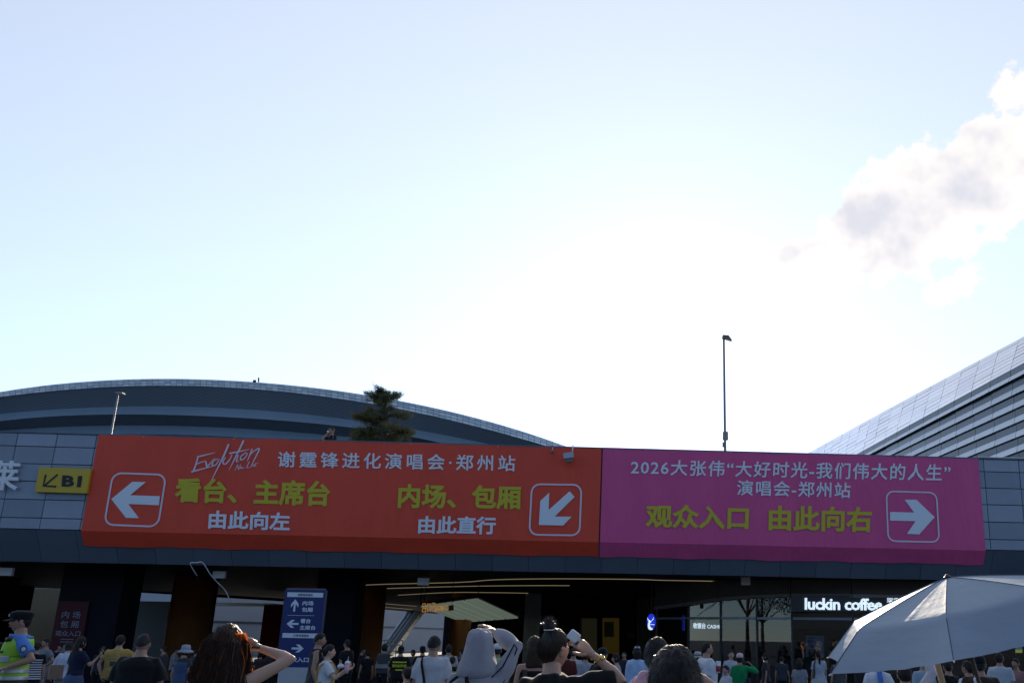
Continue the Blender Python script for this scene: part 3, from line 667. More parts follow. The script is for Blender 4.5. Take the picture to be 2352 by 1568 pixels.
M_or = cloth_mat('orange_red_cloth', (.80, .075, .033)); M_pk = cloth_mat('magenta_cloth', (.74, .095, .25))
OB = banner('banner', at(228, 998, DY).x, xs_-.02, M_or, 'long orange red banner with left and down-left arrows', 3)
PB = banner('banner', xs_+.02, at(2254, 1150, DY).x, M_pk, 'magenta banner with a right arrow on the parapet', 5)
YB = DY-.044
def BQ(tl, tr, br, bl): return [at(*tl, YB), at(*tr, YB), at(*br, YB), at(*bl, YB)]
M_ptw = mat('banner_white_print', (.80, .82, .84), .6); M_pty = mat('banner_yellow_print', (.62, .50, .02), .6)
OF = (0, -.004, 0)
text_on('lettering', '谢霆锋进化演唱会·郑州站', BQ((639,1036),(1184,1045.5),(1183,1082),(638,1072.5)), M_ptw, OB, OF, offset=.014, track=1.32)
text_on('lettering', '看台、主席台', BQ((404,1095.5),(760,1104),(757,1164),(400,1154)), M_pty, OB, OF, offset=.034)
text_on('lettering', '由此向左', BQ((481,1171),(667,1177),(665,1218.5),(478,1213)), M_ptw, OB, OF, offset=.03)
text_on('lettering', '内场、包厢', BQ((916,1110),(1197,1114.5),(1196,1170),(913,1167)), M_pty, OB, OF, offset=.034)
text_on('lettering', '由此直行', BQ((962,1184),(1140,1186),(1138,1227),(960,1224.5)), M_ptw, OB, OF, offset=.03)
M_frame = mat('frame_pink_white', (.80, .70, .74), .6)
rounded_frame('arrow_frame', BQ((258,1083.6),(384,1088),(364.5,1211),(237,1206)), .05, .28, M_frame, OB, OF)
z6 = lambda x, y: at(x*.2803, 842.3+y*.2803, YB)
flat_poly('arrow', [z6(*p) for p in ((912,1082),(1085,940),(1197,942),(1068,1050),(1310,1058),(1303,1132),(1052,1122),(1140,1238),(1032,1235))], M_ptw, OB, OF)
rounded_frame('arrow_frame', BQ((1220,1109.5),(1337.5,1111),(1333,1231),(1213.6,1229)), .05, .27, M_frame, OB, OF)
r1 = lambda x, y: at(586+x*.3426, 842.3+y*.3426, YB)
flat_poly('arrow', [r1(*p) for p in ((2108,833),(2142,870),(2008,1002),(2122,1003),(2065,1062),(1902,1058),(1912,897),(1972,842),(1968,958))], M_ptw, OB, OF)
# brush script
ev = lambda x, y: at(439.5+x*.12457, 1003.5+y*.12457, YB-.004)
pxm = (at(1000, 1050, YB)-at(999, 1050, YB)).length*.12457
strokes = [([(125,350),(85,500),(30,640)], [24,28,30]), ([(105,365),(250,330),(440,285)], [24,26,8]), ([(75,510),(170,465),(265,440)], [16,18,8]), ([(0,640),(110,610),(300,560),(420,525)], [30,28,18,10]),
 ([(262,440),(278,500),(285,555)], [22,30,26]), ([(285,555),(350,480),(435,378)], [26,18,8]), ([(490,400),(420,430),(385,500),(405,530),(460,500),(500,430),(525,398)], [16,20,24,22,20,18,12]),
 ([(690,130),(600,340),(520,500),(430,680),(365,810)], [36,34,26,18,6]), ([(632,370),(590,440),(590,488),(640,490),(710,410),(752,320)], [16,24,24,24,20,14]),
 ([(965,60),(900,200),(800,400),(695,605)], [34,32,24,6]), ([(700,300),(860,270),(1070,225)], [26,26,8]), ([(872,330),(835,420),(840,455),(882,430)], [20,24,22,8]),
 ([(1010,285),(930,340),(905,400),(930,420),(990,380),(1030,310),(1010,285)], [16,20,24,22,20,18,14]), ([(1122,215),(1080,330),(1030,445)], [26,24,8]), ([(1085,320),(1180,240),(1255,215),(1180,380),(1100,535)], [14,22,28,22,6]),
 ([(862,500),(800,615)], [16,6]), ([(850,512),(870,600)], [14,12]), ([(870,600),(912,500)], [12,10]), ([(912,542),(898,582)], [12,10]), ([(955,545),(920,560),(930,580),(995,560)], [8,12,12,5]),
 ([(1075,450),(1025,560),(1115,542)], [16,14,6]), ([(1122,500),(1110,542)], [10,8]), ([(1130,500),(1146,535),(1168,490)], [10,10,6]), ([(1240,470),(1182,490),(1160,540),(1205,520)], [5,12,12,5]), ([(1165,515),(1195,505)], [10,8])]
mb = MB()
for k, (pts, ws) in enumerate(strokes):
    P = [ev(*p) for p in pts]; P = smooth_line(P, 5) if len(P) > 2 else P
    w = np.interp(np.linspace(0, 1, len(P)), np.linspace(0, 1, len(ws)), ws)*pxm
    stroke_mesh(mb, [inv(OB, p+Vector((0, -.0004*k, 0))) for p in P], list(w))
mb.build('script_lettering', M_frame, OB)
text_on('lettering', '2026大张伟“大好时光-我们伟大的人生”', BQ((1450,1054),(2184,1066),(2182,1105),(1448,1090)), M_ptw, PB, OF, offset=.014, track=1.12)
text_on('lettering', '演唱会-郑州站', BQ((1693,1102),(1954,1107.5),(1953,1143.5),(1692,1137)), M_ptw, PB, OF, offset=.014, track=1.12)
text_on('lettering', '观众入口', BQ((1484,1157),(1721,1161),(1719,1217),(1482,1212)), M_pty, PB, OF, offset=.034)
text_on('lettering', '由此向右', BQ((1766,1160),(2003,1164),(2002,1222),(1765,1217.5)), M_pty, PB, OF, offset=.034)
rounded_frame('arrow_frame', BQ((2034,1126),(2152.5,1129.4),(2159,1246),(2038.5,1243.5)), .045, .25, M_frame, PB, OF)
pz = lambda x, y: at(1318.4+x*.4394, 988.8+y*.4394, YB)
flat_poly('arrow', [pz(*p) for p in ((1652,424),(1778,427),(1728,360),(1790,360),(1885,451),(1805,541),(1740,538),(1785,472),(1652,469))], M_ptw, PB, OF)
# flood lamp and camera dome standing in front of the orange banner
FL = empty('flood_lamp', at(1306, 1046, DY-.35), 0, 'small grey flood lamp on an arm over the orange banner', 'lamp', 'flood lamps under the parapet')
M = Matrix.Rotation(R(-9), 3, 'Y'); mb = MB(); mb.box((0, 0, 0), (.30, .16, .17), M); mb.build('housing', mat('lamp_grey', (.42, .46, .46), .5), FL)
mb = MB(); mb.box((.02, .02, -.14), (.20, .13, .10), M); mb.build('driver_box', mat('lamp_dark', (.12, .14, .13), .5), FL)
mb = MB(); mb.tube([(.1, .05, .05), (.11, .2, ZT-FL.location.z+.05), (.11, .5, ZT-FL.location.z+.05)], .018, 6); mb.build('arm', M_steel, FL)
CD = empty('security_camera', at(1268.5, 1037, DY-.16), 0, 'tiny grey camera dome beside the flood lamp on the orange banner', 'camera'); mb = MB(); mb.ball((0, 0, 0), .05, 12, 8); mb.build('dome', mat('lamp_dark', (.12, .14, .13), .5), CD, smooth=True)
mb = MB(); mb.tube([(0, .02, 0), (0, .05, .14), (0, .4, .24)], .014, 6); mb.build('arm', M_steel, CD)
# yellow B1 sign and the white relief character
B1 = empty('garage_sign', at(147, 1104, DY-.12), 0, 'yellow B1 sign with a down-left arrow on the stone wall', 'sign')
A = BQ((94,1074),(213,1077.5),(203,1133.5),(84.7,1130)); A = [Vector((p.x, DY-.14, p.z)) for p in A]
mb = MB(); mb.hexa([inv(B1, p) for p in A], [inv(B1, p+Vector((0, .10, 0))) for p in A]); mb.build('panel', mat('yellow_sign', (.60, .40, .012), .45, var=.06), B1)
OB1 = (0, -.105, 0); M_blk = mat('black_print', (.012, .012, .014), .6)
text_on('lettering', 'B1', BQ((148,1092),(194,1094),(190,1119.5),(146,1118)), M_blk, B1, OB1, offset=.045)
mb = MB()
for pts in (((110,1091),(104.5,1116.5),(134,1118)), ((137.5,1090.5),(107,1116))):
    P = [inv(B1, at(*p, YB)+Vector(OB1)) for p in pts]; stroke_mesh(mb, P, [.055]*len(P))
mb.build('arrow', M_blk, B1)
CH = empty('wall_character', at(20, 1093, DY-.04), 0, 'large white raised character on the stone wall, cut by the left edge', 'sign lettering')
text_on('letter', '莱', BQ((-16,1058),(54,1059.5),(44,1128),(-28,1126.5)), M_white, CH, (0, -.05, 0), offset=.022, thick=.06)
# ------------------------------------------------------------------ stadium (left)
ST_az = math.atan2(at(420, 1400, 100).x, 100.0); ST_D = 520.0; ST_R = 300.0
ST_C = Vector((math.sin(ST_az)*ST_D, math.cos(ST_az)*ST_D, 0))
STAD = empty('stadium', ST_C, 0, 'huge blue grey stadium with curved banded shell rising behind the parapet', 'stadium')
_pf = {}
def interp(tab, x):                    # smooth convex curve through the measured points, straight beyond them
    k = id(tab)
    if k not in _pf: _pf[k] = np.polyfit([t[0]/1000 for t in tab], [t[1] for t in tab], 4 if len(tab) > 8 else 3)
    p = _pf[k]; q = min(max(x, tab[0][0]), tab[-1][0])/1000; d = np.polyder(p)
    return float(np.polyval(p, q)+np.polyval(d, q)*(x/1000-q))
B_top = [(0,899.5),(140,881),(280,871.4),(406,869.5),(533,872.8),(659,884),(843,907),(1066,952),(1271,1013.6),(1316,1030)]
B_gl = [(0,912),(140,894),(280,887.7),(406,887.7),(533,890.5),(659,899.5),(843,924.5),(1066,974),(1237,1018.7),(1271,1029)]
B_3 = [(0,950),(140,938.7),(280,933),(406,934),(533,937.3),(659,947),(809,964),(956,986),(1083,1012),(1168,1029)]
B_4 = [(0,966.7),(140,954),(280,952),(406,953),(533,957),(659,965.6),(809,983.5),(956,1003),(1048,1025.6)]
B_5 = [(0,989),(140,979),(280,977),(406,978.5),(533,982),(659,989.7),(809,1005),(928,1017)]
def shell(xpx, ypx, dr):
    """point of the pixel column on the stadium cylinder of radius R+dr"""
    d = ray(xpx, ypx); h = math.hypot(d.x, d.y); ux, uy = d.x/h, d.y/h; Rr = ST_R+dr
    b_ = ux*ST_C.x+uy*ST_C.y; disc = b_*b_-(ST_C.x**2+ST_C.y**2-Rr*Rr)
    t = b_-math.sqrt(max(disc, 0)); return Vector((ux*t, uy*t, CAMZ+t*d.z/h))
def strip(name, m, xs, fa, da, fb, db, parent=STAD, thick=True):
    mb = MB(); vs = []
    for x in xs:
        p = shell(x, fa(x), da); vs.append(p-ST_C)
        qx = x
        p2 = shell(qx, fb(qx), db); vs.append(p2-ST_C)
    mb.add(vs, [(2*i, 2*i+1, 2*i+3, 2*i+2) for i in range(len(xs)-1)])
    return mb.build(name, m, parent, smooth=True)
xsS = np.linspace(-330, 1560, 90)
def louvre_mat(name, c, scale, amt=.35, lat=0.0):
    m = bpy.data.materials.new(name); m.use_nodes = True; nt = m.node_tree; b = nt.nodes['Principled BSDF']
    t = nt.nodes.new('ShaderNodeTexCoord'); w = nt.nodes.new('ShaderNodeTexWave'); w.bands_direction = 'Z'; w.inputs['Scale'].default_value = scale
    w.inputs['Distortion'].default_value = 0.0
    n = nt.nodes.new('ShaderNodeTexNoise'); n.inputs['Scale'].default_value = .05; n.inputs['Detail'].default_value = 5
    nt.links.new(t.outputs['Object'], w.inputs['Vector']); nt.links.new(t.outputs['Object'], n.inputs['Vector'])
    mx = nt.nodes.new('ShaderNodeMix'); mx.data_type = 'RGBA'; mx.inputs[6].default_value = (*[k*(1-amt) for k in c], 1); mx.inputs[7].default_value = (*[k*(1+amt) for k in c], 1)
    nt.links.new(w.outputs['Fac'], mx.inputs[0])
    m2 = nt.nodes.new('ShaderNodeMix'); m2.data_type = 'RGBA'; m2.blend_type = 'MULTIPLY'; m2.inputs[0].default_value = .35
    nt.links.new(mx.outputs[2], m2.inputs[6]); nt.links.new(n.outputs['Fac'], m2.inputs[7]); nt.links.new(m2.outputs[2], b.inputs['Base Color'])
    b.inputs['Roughness'].default_value = .5; b.inputs['Metallic'].default_value = .15; return m
M_sd = louvre_mat('stadium_louvre_dark', (.145, .185, .235), 1.1); M_sl = louvre_mat('stadium_louvre_pale', (.24, .31, .38), 1.1, .12)
M_sd2 = louvre_mat('stadium_louvre_dark_b', (.115, .15, .195), 1.3)
f_top = lambda x: interp(B_top, x); f_gl = lambda x: interp(B_gl, x); f3 = lambda x: interp(B_3, x); f4 = lambda x: interp(B_4, x); f5 = lambda x: interp(B_5, x)
strip('shell_band', M_sd, xsS, lambda x: f_gl(x), 0, lambda x: f3(x), -3)
strip('shell_band', M_sl, xsS, lambda x: f3(x), -3, lambda x: f4(x), -1.0)
strip('shell_band', M_sd2, xsS, lambda x: f4(x), -1.0, lambda x: f5(x), -5)
strip('shell_band', M_sl, xsS, lambda x: f5(x), -5, lambda x: f5(x)+20, -3)
strip('shell_band', M_sd, xsS, lambda x: f5(x)+20, -3, lambda x: f5(x)+60, -8)
strip('shell_band', M_sl, xsS, lambda x: f5(x)+60, -8, lambda x: 1462, -12)
# roof edge of glazed panels, each a piece of its own
M_pg = [mat('roof_pane_%d' % k, c, .25, metal=.6, var=.05, vscale=.2) for k, c in enumerate(((.30, .41, .52), (.37, .48, .58), (.26, .36, .47)))]
EDG = strip('roof_edge', mat('roof_edge_frame', (.12, .14, .16), .5), xsS, lambda x: f_top(x)+.2, -2.4, lambda x: f_gl(x)+.2, -.7)
cols = np.linspace(-60, 1310, 101); rng = random.Random(4)
for i in range(100):
    for j in range(3):
        xa, xb = cols[i]+.35, cols[i+1]-.35; P = []
        for x, v in ((xa, j/3+.02), (xb, j/3+.02), (xb, (j+1)/3-.03), (xa, (j+1)/3-.03)):
            y = f_top(x)*(1-v)+f_gl(x)*v; P.append(shell(x, y, -1.9+1.9*v+.25)-ST_C)
        c = (P[0]+P[1]+P[2]+P[3])/4; ax = (P[1]-P[0]).normalized(); Mx = Matrix.Rotation(rng.uniform(-.06, .06), 3, ax)
        P = [c+Mx @ (p-c) for p in P]; n = (P[1]-P[0]).cross(P[3]-P[0]).normalized()*.2
        mb = MB(); mb.hexa(P, [p+n*(-1 if n.dot(c) > 0 else 1) for p in P]); o = mb.build('roof_pane', M_pg[rng.randrange(3)], EDG)
# roof surface going back over the bowl
mb = MB(); rings = []
for k, (dr, dz) in enumerate(((-2.4, 0), (-30, 1), (-80, 1), (-150, -6))):
    rings.append([Vector((lambda p: ((p.x)*(ST_R+dr)/(ST_R-2.4), (p.y)*(ST_R+dr)/(ST_R-2.4), p.z+dz))(shell(x, f_top(x)+.3, -2.4)-ST_C)) for x in xsS])
n = len(xsS); mb.add([p for r_ in rings for p in r_], [(k*n+i, k*n+i+1, (k+1)*n+i+1, (k+1)*n+i) for k in range(3) for i in range(n-1)])
mb.build('roof', mat('stadium_roof', (.35, .37, .39), .5), STAD, smooth=True)
# little mast on the roof edge
p = shell(594, 877, -2); q_ = shell(594, 867, -2)
mb = MB(); mb.tube([p-ST_C, q_-ST_C], .18, 6); mb.build('antenna', M_black, STAD)
p = shell(586, 876.5, -2); mb = MB(); mb.box(p-ST_C, (.8, .8, .7)); mb.tube([p-ST_C, p-ST_C+Vector((0, 0, -1.5))], .2, 6); mb.build('beacon', M_black, STAD)

# ------------------------------------------------------------------ arena (right): banded facade running away to the left
AX = 80.0; hd = at(1200, 1468, 100.0); hd = Vector((hd.x, hd.y, 0)).normalized(); lat = Vector((hd.y, -hd.x, 0))
AR = empty('arena', hd*170+lat*AX, 0, 'banded glass and metal arena with steep panelled roof edge at the right', 'arena')
def ap(s, off, z):                     # s metres along the wall, off metres inward, z above ground; the wall bows gently
    bow = 0.00035*(s-170)**2
    return hd*s+lat*(AX+off+bow*.25)+Vector((0, 0, z+CAMZ))-AR.location
s_edges = [112+6.7*k for k in range(26)]
def panel_run(name, mats, o0, z0, o1, z1, gap=.07, th=.25, jig=.0, par=AR):
    for k in range(len(s_edges)-1):
        a, b = s_edges[k]+gap, s_edges[k+1]-gap; j = rng.uniform(-jig, jig)
        zf = lambda s_, z_: z_+(z_-45.25)/7.2*.035*(s_-170) if z_ > 45.22 else z_
        P = [ap(a, o0, zf(a, z0)+gap*.4), ap(b, o0, zf(b, z0)+gap*.4), ap(b, o1+j, zf(b, z1)-gap*.4), ap(a, o1+j, zf(a, z1)-gap*.4)]
        mb = MB(); mb.hexa(P, [p+lat*th for p in P]); mb.build(name, mats[rng.randrange(len(mats))], par)
mb = MB()                               # dark core wall behind the pieces
C_ = [(ap(s_edges[0], .45, -CAMZ), ap(s_edges[-1], .45, -CAMZ)), (ap(s_edges[0], .45, 45.3), ap(s_edges[-1], .45, 45.3)), (ap(s_edges[0], 2.75, 50.9), ap(s_edges[-1], 2.75, 50.9)), (ap(s_edges[0], 14, 58), ap(s_edges[-1], 14, 58)), (ap(s_edges[0], 60, 66), ap(s_edges[-1], 60, 66))]
N_ = 24
for k in range(len(C_)-1):
    vs = []
    offs = [(.45, -CAMZ), (.45, 45.3), (2.75, 52.55), (14, 54.5), (60, 56)]
    for s in np.linspace(s_edges[0], s_edges[-1], N_): vs += [ap(s, offs[k][0], offs[k][1]+(.035*(s-170) if k > 1 else 0)), ap(s, offs[k+1][0], offs[k+1][1]+(.035*(s-170) if k > 0 else 0))]
    mb.add(vs, [(2*i, 2*i+2, 2*i+3, 2*i+1) for i in range(N_-1)])
mb.build('core', mat('arena_core', (.10, .11, .12), .6), AR)
M_ag = [mat('arena_glass_%d' % k, c, .18, metal=.0, var=.1, vscale=.15, spec=.5) for k, c in enumerate(((.028, .055, .08), (.035, .065, .095), (.022, .046, .07), (.045, .08, .115)))]
M_as = [mat('arena_spandrel_%d' % k, c, .4, metal=.35, var=.06, vscale=.2) for k, c in enumerate(((.56, .60, .64), (.52, .56, .61)))]
M_am = [mat('arena_upper_%d' % k, c, .4, var=.06, vscale=.2) for k, c in enumerate(((.16, .185, .21), (.14, .165, .19)))]
M_ar = [mat('arena_roof_%d' % k, c, .33, metal=.85, var=.05, vscale=.2) for k, c in enumerate(((.80, .77, .77), (.75, .72, .73), (.84, .80, .79)))]
panel_run('upper_panel', M_am, 0, 44.2, 0, 45.2)
panel_run('spandrel', M_as, -.55, 43.2, -.05, 44.2)
z = 43.15
for k in range(9):
    panel_run('glass_pane', M_ag, .15, z-1.27, .15, z, gap=.05, th=.1, jig=.03)
    panel_run('spandrel', M_as, -.28, z-2.43, .05, z-1.29)
    z -= 2.43
rows = np.linspace(0, 1, 9)
for k in range(8):
    panel_run('roof_panel', M_ar, 2.25*rows[k], 45.25+7.2*rows[k], 2.25*rows[k+1], 45.25+7.2*rows[k+1], gap=.055, th=.2, jig=.05)

# ------------------------------------------------------------------ masts on the roof
M_mast = mat('galvanised_mast', (.20, .18, .17), .5, metal=.4, var=.15, vscale=3)
Ym = 40.0; bm_ = at(1666, 1037, Ym); tp = at(1662.5, 776, Ym)
MA = empty('lamp_mast', (bm_.x, Ym, 6.75), 0, 'tall dark lamp mast with a single flat lamp head against the bright sky', 'lamp mast')
h = tp.z-6.75; kx = tp.x-bm_.x
mb = MB(); mb.tube([(-kx*.15, 0, 0), (0, 0, 2.0), (kx*.35, 0, h*.5), (kx, 0, h)], [.085, .075, .06, .05], 12); mb.build('pole', M_mast, MA, smooth=True)
hz = at(1669, 1000, Ym).z-6.75
mb = MB(); mb.lathe((0.01, 0, 0), [(.10, hz-.22), (.135, hz-.2), (.135, hz+.0), (.12, hz+.03), (.13, hz+.05), (.13, hz+.17), (.09, hz+.19)], 12); mb.box((-.10, -.02, hz-.45), (.07, .10, .22)); mb.build('junction_box', M_mast, MA)
mb = MB()
mb.tube(smooth_line([(.10, 0, hz-.2), (.20, 0, hz-.25), (.14, .02, hz-.33), (.22, .02, hz-.3)], 4), .008, 5); mb.tube(smooth_line([(-.12, 0, hz-.5), (-.22, 0, hz-.62), (-.2, 0, hz-.85)], 4), .005, 5); mb.build('loose_wire', M_black, MA)
mb = MB(); top = Vector((kx, 0, h))
A = [top+Vector(p) for p in ((-.10, -.13, .0), (.38, -.15, -.13), (.40, .15, -.13), (-.10, .13, .0))]; Bq = [top+Vector(p) for p in ((-.06, -.12, .12), (.22, -.13, .11), (.22, .13, .11), (-.06, .12, .12))]
mb.hexa(A, Bq); mb.ball(top+Vector((-.02, 0, .11)), .05, 8, 6); mb.build('lamp_head', mat('lamp_head_olive', (.10, .09, .06), .5), MA)
Yn = 44.0; b0 = at(255, 996, Yn); t0 = at(270.5, 905, Yn)
MB2 = empty('light_mast', (b0.x, Yn, 6.75), 0, 'short pale mast with a flat square head rising beside the stadium at the left', 'lamp mast')
mb = MB(); mb.tube([(0, 0, 0), (0, 0, t0.z-6.75)], [.05, .04], 12); mb.build('pole', mat('pale_mast', (.20, .20, .21), .5, metal=.3), MB2, smooth=True)
mb = MB(); mb.box((.1, 0, t0.z-6.75+.05), (.34, .30, .06)); mb.build('lamp_head', mat('pale_mast', (.55, .54, .52)), MB2)
# small planter shrub peeping over the pink banner
def leaf_cloud(mb, c, rx, ry, rz, n, size, rng):
    for _ in range(n):
        while True:
            u = Vector((rng.uniform(-1, 1), rng.uniform(-1, 1), rng.uniform(-1, 1)))
            if .15 < u.length < 1: break
        p = Vector(c)+Vector((u.x*rx, u.y*ry, u.z*rz)); d = Vector((rng.gauss(0, 1), rng.gauss(0, 1), rng.gauss(.3, .7))).normalized(); e = d.orthogonal().normalized()
        e = Matrix.Rotation(rng.uniform(0, 6.28), 3, d) @ e; l = size*rng.uniform(.6, 1.4)
        mb.add([p-e*l*.22, p+d*l*.5, p+e*l*.22, p+d*l], [(0, 1, 3), (1, 2, 3)])
M_needle = mat('pine_needle', (.045, .062, .022), .6, var=.5, vscale=1.5, trans=.12)
M_needle2 = mat('pine_needle_brown', (.085, .072, .022), .6, var=.4, vscale=1.5, trans=.15)
M_bark = mat('bark', (.07, .05, .04), .85, var=.3, vscale=8, bump=.5, bscale=20)
r = empty('shrub', at(1553, 1039, 27.5), 0, 'tiny dark shrub top peeping over the magenta banner', 'shrub'); r.location.z = 6.75
sh_z = at(1553, 1038, 27.5).z-6.75
mb = MB(); leaf_cloud(mb, (0, 0, sh_z-.16), .22, .18, .17, 500, .07, random.Random(3)); mb.build('crown', M_needle, r)
mb = MB(); mb.tube([(0, 0, 0), (0, 0, sh_z-.1)], [.03, .02], 6); mb.build('trunk', M_bark, r)

# ------------------------------------------------------------------ trained pine on the roof
Yp = 34.0; trng = random.Random(11); base = at(882, 1022, Yp)
TR = empty('pine_tree', (base.x, Yp, 6.75), 0, 'dark tiered pine with cloud-like branch pads on the roof terrace', 'tree')
def tp_(x, y, dy=0): return at(x, y, Yp+dy)-TR.location
mb = MB(); tr = smooth_line([(0, 0, 0), tp_(884, 1015), tp_(877, 985), tp_(888, 960), tp_(884, 935), tp_(882, 905)], 5)
mb.tube(tr, list(np.linspace(.16, .05, len(tr))), 10)
pads = [(882,901,22,9,1,0),(860,910,18,9,.9,1),(904,910,18,9,.9,-1),(881,914,33,11,1,0),(881,924,24,9,.7,0),(880,940,13,14,.5,0),(898,938,8,10,.4,0),
        (850,950,30,9,.8,1),(828,956,18,9,.9,0),(858,962,30,10,.9,0),(915,954,24,6,.7,0),(932,953,13,6,.8,1),(848,972,16,10,.5,0),
        (905,984,28,10,.9,-1),(925,990,25,13,1,0),(938,996,13,9,.8,0),(880,975,20,10,.6,1),(842,992,30,12,.9,0),(820,1000,15,10,.9,0),(868,990,22,12,.6,0),
        (828,1010,22,9,.8,1),(862,1012,28,9,.8,0),(898,1012,18,9,.8,0),(850,1022,45,10,.8,0),(905,1003,22,8,.6,1),(925,1030,30,12,.8,0)]
br = MB()
for i, (x, y, rx, ry, dn, dy) in enumerate(pads):
    c = tp_(x, y, dy*.5); k = Yp/2000; t_ = min(range(len(tr)), key=lambda j: abs(tr[j].z-(c.z-.15)))
    br.tube(smooth_line([tr[t_], tr[t_].lerp(c, .5)+Vector((0, 0, .06)), c-Vector((0, 0, .05))], 4), [.035]*4+[.025]*4+[.012], 6)
for i in range(len(br.f)): mb.add([], [])
o_ = len(mb.v); mb.v += br.v; mb.f += [tuple(q_+o_ for q_ in f) for f in br.f]; mb.m += [0]*len(br.f)
mb.build('trunk', M_bark, TR, smooth=True)
ln1 = MB(); ln2 = MB()
for i, (x, y, rx, ry, dn, dy) in enumerate(pads):
    c = tp_(x, y, dy*.5); k = Yp/2000
    for s_ in range(int(11*dn*rx/12)+4):      # tufts of short needles
        u = Vector((trng.gauss(0, .45), trng.gauss(0, .45), trng.gauss(0, .4)))
        cc = c+Vector((u.x*rx*k, u.y*.45, u.z*ry*k)); L_ = ln1 if trng.random() < (.9 if y < 930 else .62) else ln2
        for _ in range(40):
            d = Vector((trng.gauss(0, 1), trng.gauss(0, 1), trng.gauss(.35, .7))).normalized(); e = d.orthogonal().normalized()*.011; l = trng.uniform(.10, .21)
            p = cc+Vector((trng.gauss(0, .06), trng.gauss(0, .06), trng.gauss(0, .035)))
            L_.add([p-e, p+e, p+d*l], [(0, 1, 2)])
ln1.build('crown', M_needle, TR); ln2.build('crown', M_needle2, TR)
# ------------------------------------------------------------------ trees behind the viewer (mirrored in the shop glass, shading the low sky)
M_leaf = mat('plane_leaf', (.06, .085, .03), .6, var=.4, vscale=.8, trans=.15)
def round_tree(name, loc, h, rc, label, seed):
    g = random.Random(seed); r = empty(name, loc, g.uniform(0, 6), label, 'tree', 'trees along the far side of the plaza')
    mb = MB(); mb.tube([(0, 0, 0), (.05, .02, h*.25), (0, .05, h*.5), (.03, 0, h*.8)], [.22, .17, .12, .05], 8)
    clumps = []
    for k in range(9):
        a = g.uniform(0, 6.28); rr = rc*g.uniform(.3, .75); c = Vector((rr*math.cos(a), rr*math.sin(a), h*g.uniform(.45, .88))); clumps.append((c, rc*g.uniform(.35, .6)))
        mb.tube([(0, 0, h*.35), c*.5+Vector((0, 0, h*.2)), c], [.08, .05, .02], 5)
    mb.build('trunk', M_bark, r, smooth=True)
    lf = MB()
    for c, q_ in clumps: leaf_cloud(lf, c, q_, q_, q_*.75, 420, .42, g)
    leaf_cloud(lf, (0, 0, h*.85), rc*.5, rc*.5, h*.14, 500, .42, g)
    lf.build('crown', M_leaf, r)
names = ['leftmost', 'second', 'third', 'fourth', 'fifth', 'sixth', 'seventh', 'eighth', 'ninth', 'tenth', 'rightmost']
for k in range(11):
    round_tree('plaza_tree', (-42+k*8.6+random.uniform(-1.5, 1.5), -24-random.uniform(0, 9), 0), random.uniform(9.5, 13), random.uniform(4.2, 5.2),
               '%s leafy tree of the row behind the viewer, mirrored in the shop glass' % names[k], 50+k)
for k in range(5):  # added row out of view, put there to darken the glass reflections
    round_tree('plaza_tree', (-44-random.uniform(0, 5), -14+k*9.5, 0), random.uniform(9, 12), random.uniform(4.2, 5.2),
               '%s tree of an added, unseen row left of the plaza, darkening reflections' % ('nearest', 'second nearest', 'middle', 'second farthest', 'farthest')[k], 80+k)
SKB = empty('low_sky_blocker', (0, -62, 0), 0, 'added long blue grey block far behind the viewer, unseen, screening the low sky', 'building')  # added unseen block that keeps the low yellow sky off the scene
mb = MB(); mb.box((0, 0, 8), (150, 12, 16)); mb.build('wall', mat('blocker_wall', (.022, .036, .062), .7, var=.1, vscale=.3), SKB)
for j in range(4):
    mb = MB(); mb.box((0, 6.02, 2.6+j*3.8), (148, .1, 1.8)); mb.build('blocker_band', mat('blocker_glass', (.04, .05, .065), .2), SKB)
# ------------------------------------------------------------------ people
M_skin = {k: mat('skin_%s' % k, c, .42, var=.10, vscale=14, spec=.5, sss=.25, bump=.08, bscale=120) for k, c in {'a': (.50, .29, .20), 'b': (.40, .22, .145), 'c': (.56, .35, .25), 'd': (.30, .155, .10)}.items()}
M_eye = mat('eye_dark', (.012, .009, .008), .2); M_eyew = mat('eye_white', (.55, .53, .5), .3); M_lip = mat('lip', (.36, .13, .11), .45)
def hair_mat(name, c, tr=.0, rough=.55, sp=.25, tcol=None, coat=0.0):
    m = mat(name, c, rough, var=.35, vscale=40, bump=.5, bscale=90, stretch=(1, 1, .25), trans=tr, spec=sp, tcol=tcol, coat=coat); return m
M_hair = hair_mat('hair_black', (.012, .010, .010)); M_hairb = hair_mat('hair_dark_brown', (.030, .017, .010)); M_hairg = hair_mat('hair_brown', (.028, .013, .007))
M_strand = hair_mat('hair_strand_backlit', (.11, .040, .010), .70, .35, .4, (1.0, .46, .09), .6); M_strandk = hair_mat('hair_strand_black', (.022, .014, .010), .10, .25, .6, (.55, .36, .25), 1.0)  # M_strand: golden backlight put into the strand colour
M_lock = hair_mat('hair_lock_dark', (.034, .015, .008), .16, .45, .2, (.24, .10, .035))
CLOTH = {}
def cloth(c, name=None, tr=0.0, rough=.85):
    k = (tuple(round(x, 3) for x in c), tr)
    if k not in CLOTH: CLOTH[k] = mat('cloth_%d' % len(CLOTH), c, rough, var=.22, vscale=6, bump=.6, bscale=16, spec=.15, trans=tr, sheen=.25)
    return CLOTH[k]
PEND = []                              # objects whose remesh is applied in one go at the end
PROF_M = [(.77,.125,.09,-.01),(.88,.168,.112,-.012),(.97,.163,.108,-.006),(1.06,.152,.102,0),(1.16,.160,.107,.004),(1.26,.176,.116,.004),(1.34,.182,.110,-.004),(1.395,.160,.090,-.012),(1.43,.105,.072,-.016),(1.458,.066,.062,-.014),(1.53,.056,.058,-.002)]
